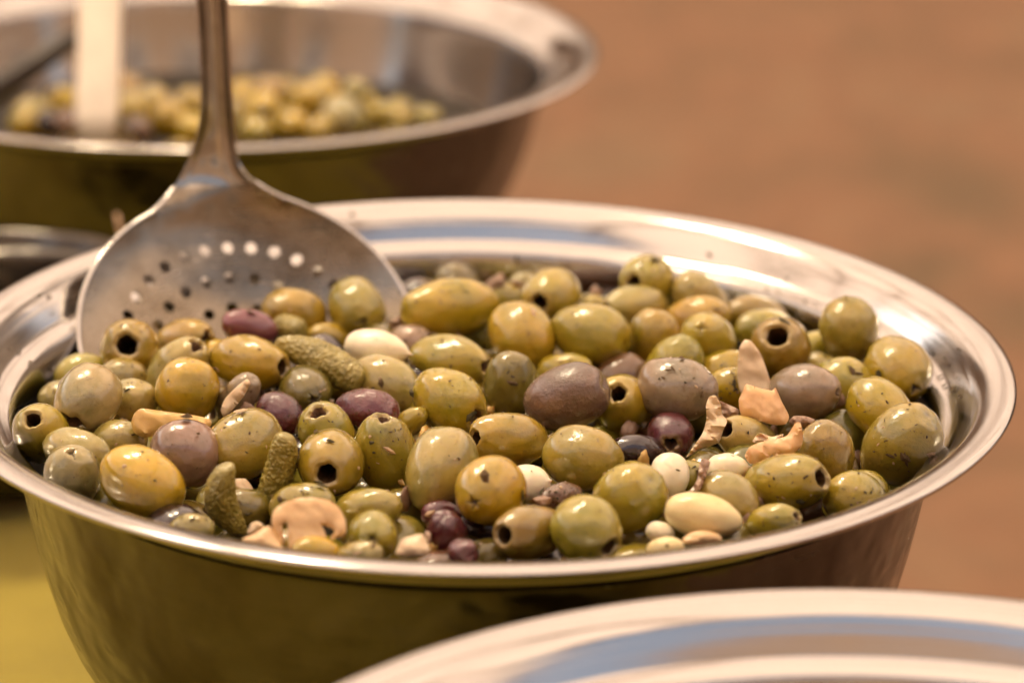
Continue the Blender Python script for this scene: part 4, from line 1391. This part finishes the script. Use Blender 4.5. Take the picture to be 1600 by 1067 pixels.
for i in range(12):
    for k in range(24):
        l = (k + 1) % 24
        ff.append((i * 24 + k, i * 24 + l, (i + 1) * 24 + l, (i + 1) * 24 + k))
mesh_obj("spoon_bowl", vv, ff, M_CREAM, spn)
spn.rotation_euler = (math.radians(-30), math.radians(-.6), 0)

# dark rod added as the white handle's dark reflection in the bowl wall
pa_ = on_plane(128, 52, BK.z + .006); pb_ = on_plane(-60, 176, BK.z - .10 * H)
ld = empty("reflection_rod", pb_); tag(ld, "dark rod added for the reflection of the white handle in the blurred bowl behind", "reflection_rod")
ld.rotation_euler = (pa_ - pb_).to_track_quat('Z', 'Y').to_euler()
Ll = (pa_ - pb_).length
vv, ff = lathe([(.0005, -.01), (.0075, -.008), (.008, .02), (.0062, Ll * .6), (.0052, Ll - .004), (.0004, Ll)], 20)
mesh_obj("handle", vv, ff, plain_mat("dark_reflection", (.035, .024, .016), .35), ld)
vv, ff = [], []
for i in range(11):
    th = math.pi / 2 * i / 10
    for k in range(20):
        a = 2 * math.pi * k / 20
        vv.append((.026 * math.cos(th) * math.cos(a), -.016 * math.sin(th) + .004, -.030 + .026 * math.cos(th) * math.sin(a)))
for i in range(10):
    for k in range(20):
        l = (k + 1) % 20
        ff.append((i * 20 + k, i * 20 + l, (i + 1) * 20 + l, (i + 1) * 20 + k))
mesh_obj("rod_bowl", vv, ff, M_STEEL_OUT, ld)

# toothpick in the small bowl
a = on_plane(192, 378, LF.z - .00 * H); top = CAM + ray(182, 334) * (depth_of(a) * 1.0)
dirv = (top - a).normalized()
vv, ff = lathe([(.0004, -.05), (.0010, -.044), (.0011, (top - a).length - .004), (.0009, (top - a).length), (.0001, (top - a).length + .0002)], 10)
tp = mesh_obj("toothpick", vv, ff, M_PICK)
tp.matrix_world = Matrix.Translation(a) @ dirv.to_track_quat('Z', 'Y').to_matrix().to_4x4()
tag(tp, "pinkish wooden toothpick standing up behind the left rim beside the skimmer", "toothpick")

# ------------------------------------------------------------------ drop what the camera sees nothing of, and say which lower olive is which
bpy.context.view_layer.update()
dg = bpy.context.evaluated_depsgraph_get()
GROUPS = (LOWG, "lower olives in the bowl behind", "olives in the cut off bowl at the lower right")
rv = random.Random(2)
cand = [o for o in COL.objects if o.get("group") in GROUPS and o.parent is None]
EYES = [CAM] + [CAM + Vector(v) for v in ((-.3, .03, .02), (.3, .03, .02), (.1, .1, .25))]   # the lens and a step to either side
def visible_share(o, eye, framed):
    vs = [o.matrix_world @ v.co for v in o.data.vertices]
    hit = 0
    for p in rv.sample(vs, min(170, len(vs))):
        if framed:
            x, y = px_of(p)
            if not (0 < x < 1600 and 0 < y < 1067): continue
        d = p - eye
        ok, loc, nr_, fi, ob, mw = scene.ray_cast(dg, eye, d.normalized(), distance=d.length + .001)
        if ok and (ob is None or ob.name == o.name or (ob.parent and ob.parent.name == o.name)): hit += 1
    return hit
vis = {o.name: visible_share(o, CAM, True) for o in cand}
vis2 = {o.name: vis[o.name] + sum(visible_share(o, e, False) for e in EYES[1:]) for o in cand}
for o in cand:
    if vis2[o.name] < 1:
        for ch in list(o.children): bpy.data.objects.remove(ch)
        bpy.data.objects.remove(o)
SMALL = {"the", "its", "a", "with", "at", "of", "by", "and", "in", "to", "left", "right", "on", "under", "behind", "an", "beside", "just", "below", "near", "facing", "above", "from", "half", "directly", "against", "between", "is", "lower", "upper", "amid", "front", "hidden", "lying", "another"}
def clause(lab, m):
    w = lab.split(",")[0].split()
    cut = len(w) > m
    w = w[:m]
    while w and cut and w[-1].lower() in SMALL: w.pop()
    return " ".join(w)
def relabel(group, named, lead):
    used = set()
    left_ = [o for o in COL.objects if o.get("group") == group and o.parent is None]
    for o in sorted(left_, key=lambda q: px_of(q.matrix_world.translation)):
        x, y = px_of(o.matrix_world.translation)
        for nx, ny, lab in sorted(named, key=lambda t: (t[0] - x) ** 2 + (t[1] - y) ** 2)[:14]:
            dx, dy = x - nx, y - ny
            w = ("just right of" if dx > 0 else "just left of") if abs(dx) > abs(dy) else ("just in front of" if dy > 0 else "just behind")
            t = "%s %s the %s" % (lead, w, clause(lab, 8))
            if t not in used:
                used.add(t); o["label"] = t
                break
named_main = [(i['px'], i['py'], i['lab']) for i in items if i['end'] != 'x']
relabel(LOWG, named_main, "shaded olive low")
named_back = [(*px_of(o.matrix_world.translation), o["label"]) for o in COL.objects if o.get("group") == BG and o.parent is None]
relabel("lower olives in the bowl behind", named_back, "low olive")
ORD = "first second third fourth fifth sixth seventh eighth ninth tenth eleventh twelfth thirteenth fourteenth fifteenth sixteenth seventeenth eighteenth nineteenth twentieth".split()
def ordinal(group, fmt):
    os_ = sorted([o for o in COL.objects if o.get("group") == group and o.parent is None and vis.get(o.name, 1) > 0], key=lambda q: px_of(q.matrix_world @ q.data.vertices[0].co))
    for o, w in zip(os_, ORD): o["label"] = fmt % w
ordinal("olives in the cut off bowl at the lower right", "%s blurred olive from the left in the cut off lower right bowl")
ordinal("herb flakes stuck on the steel at the back", "%s dark herb flake from the left on the steel at the back")
ordinal("herb flakes stuck on the steel at the back right", "%s dark herb flake from the left on the back right steel flange")
ordinal("herb flakes stuck on the steel at the right inner side", "%s dark herb flake from the left on the right inner steel wall")
ordinal("herb flakes stuck on the steel at the left", "%s dark herb flake from the left on the left steel flange")
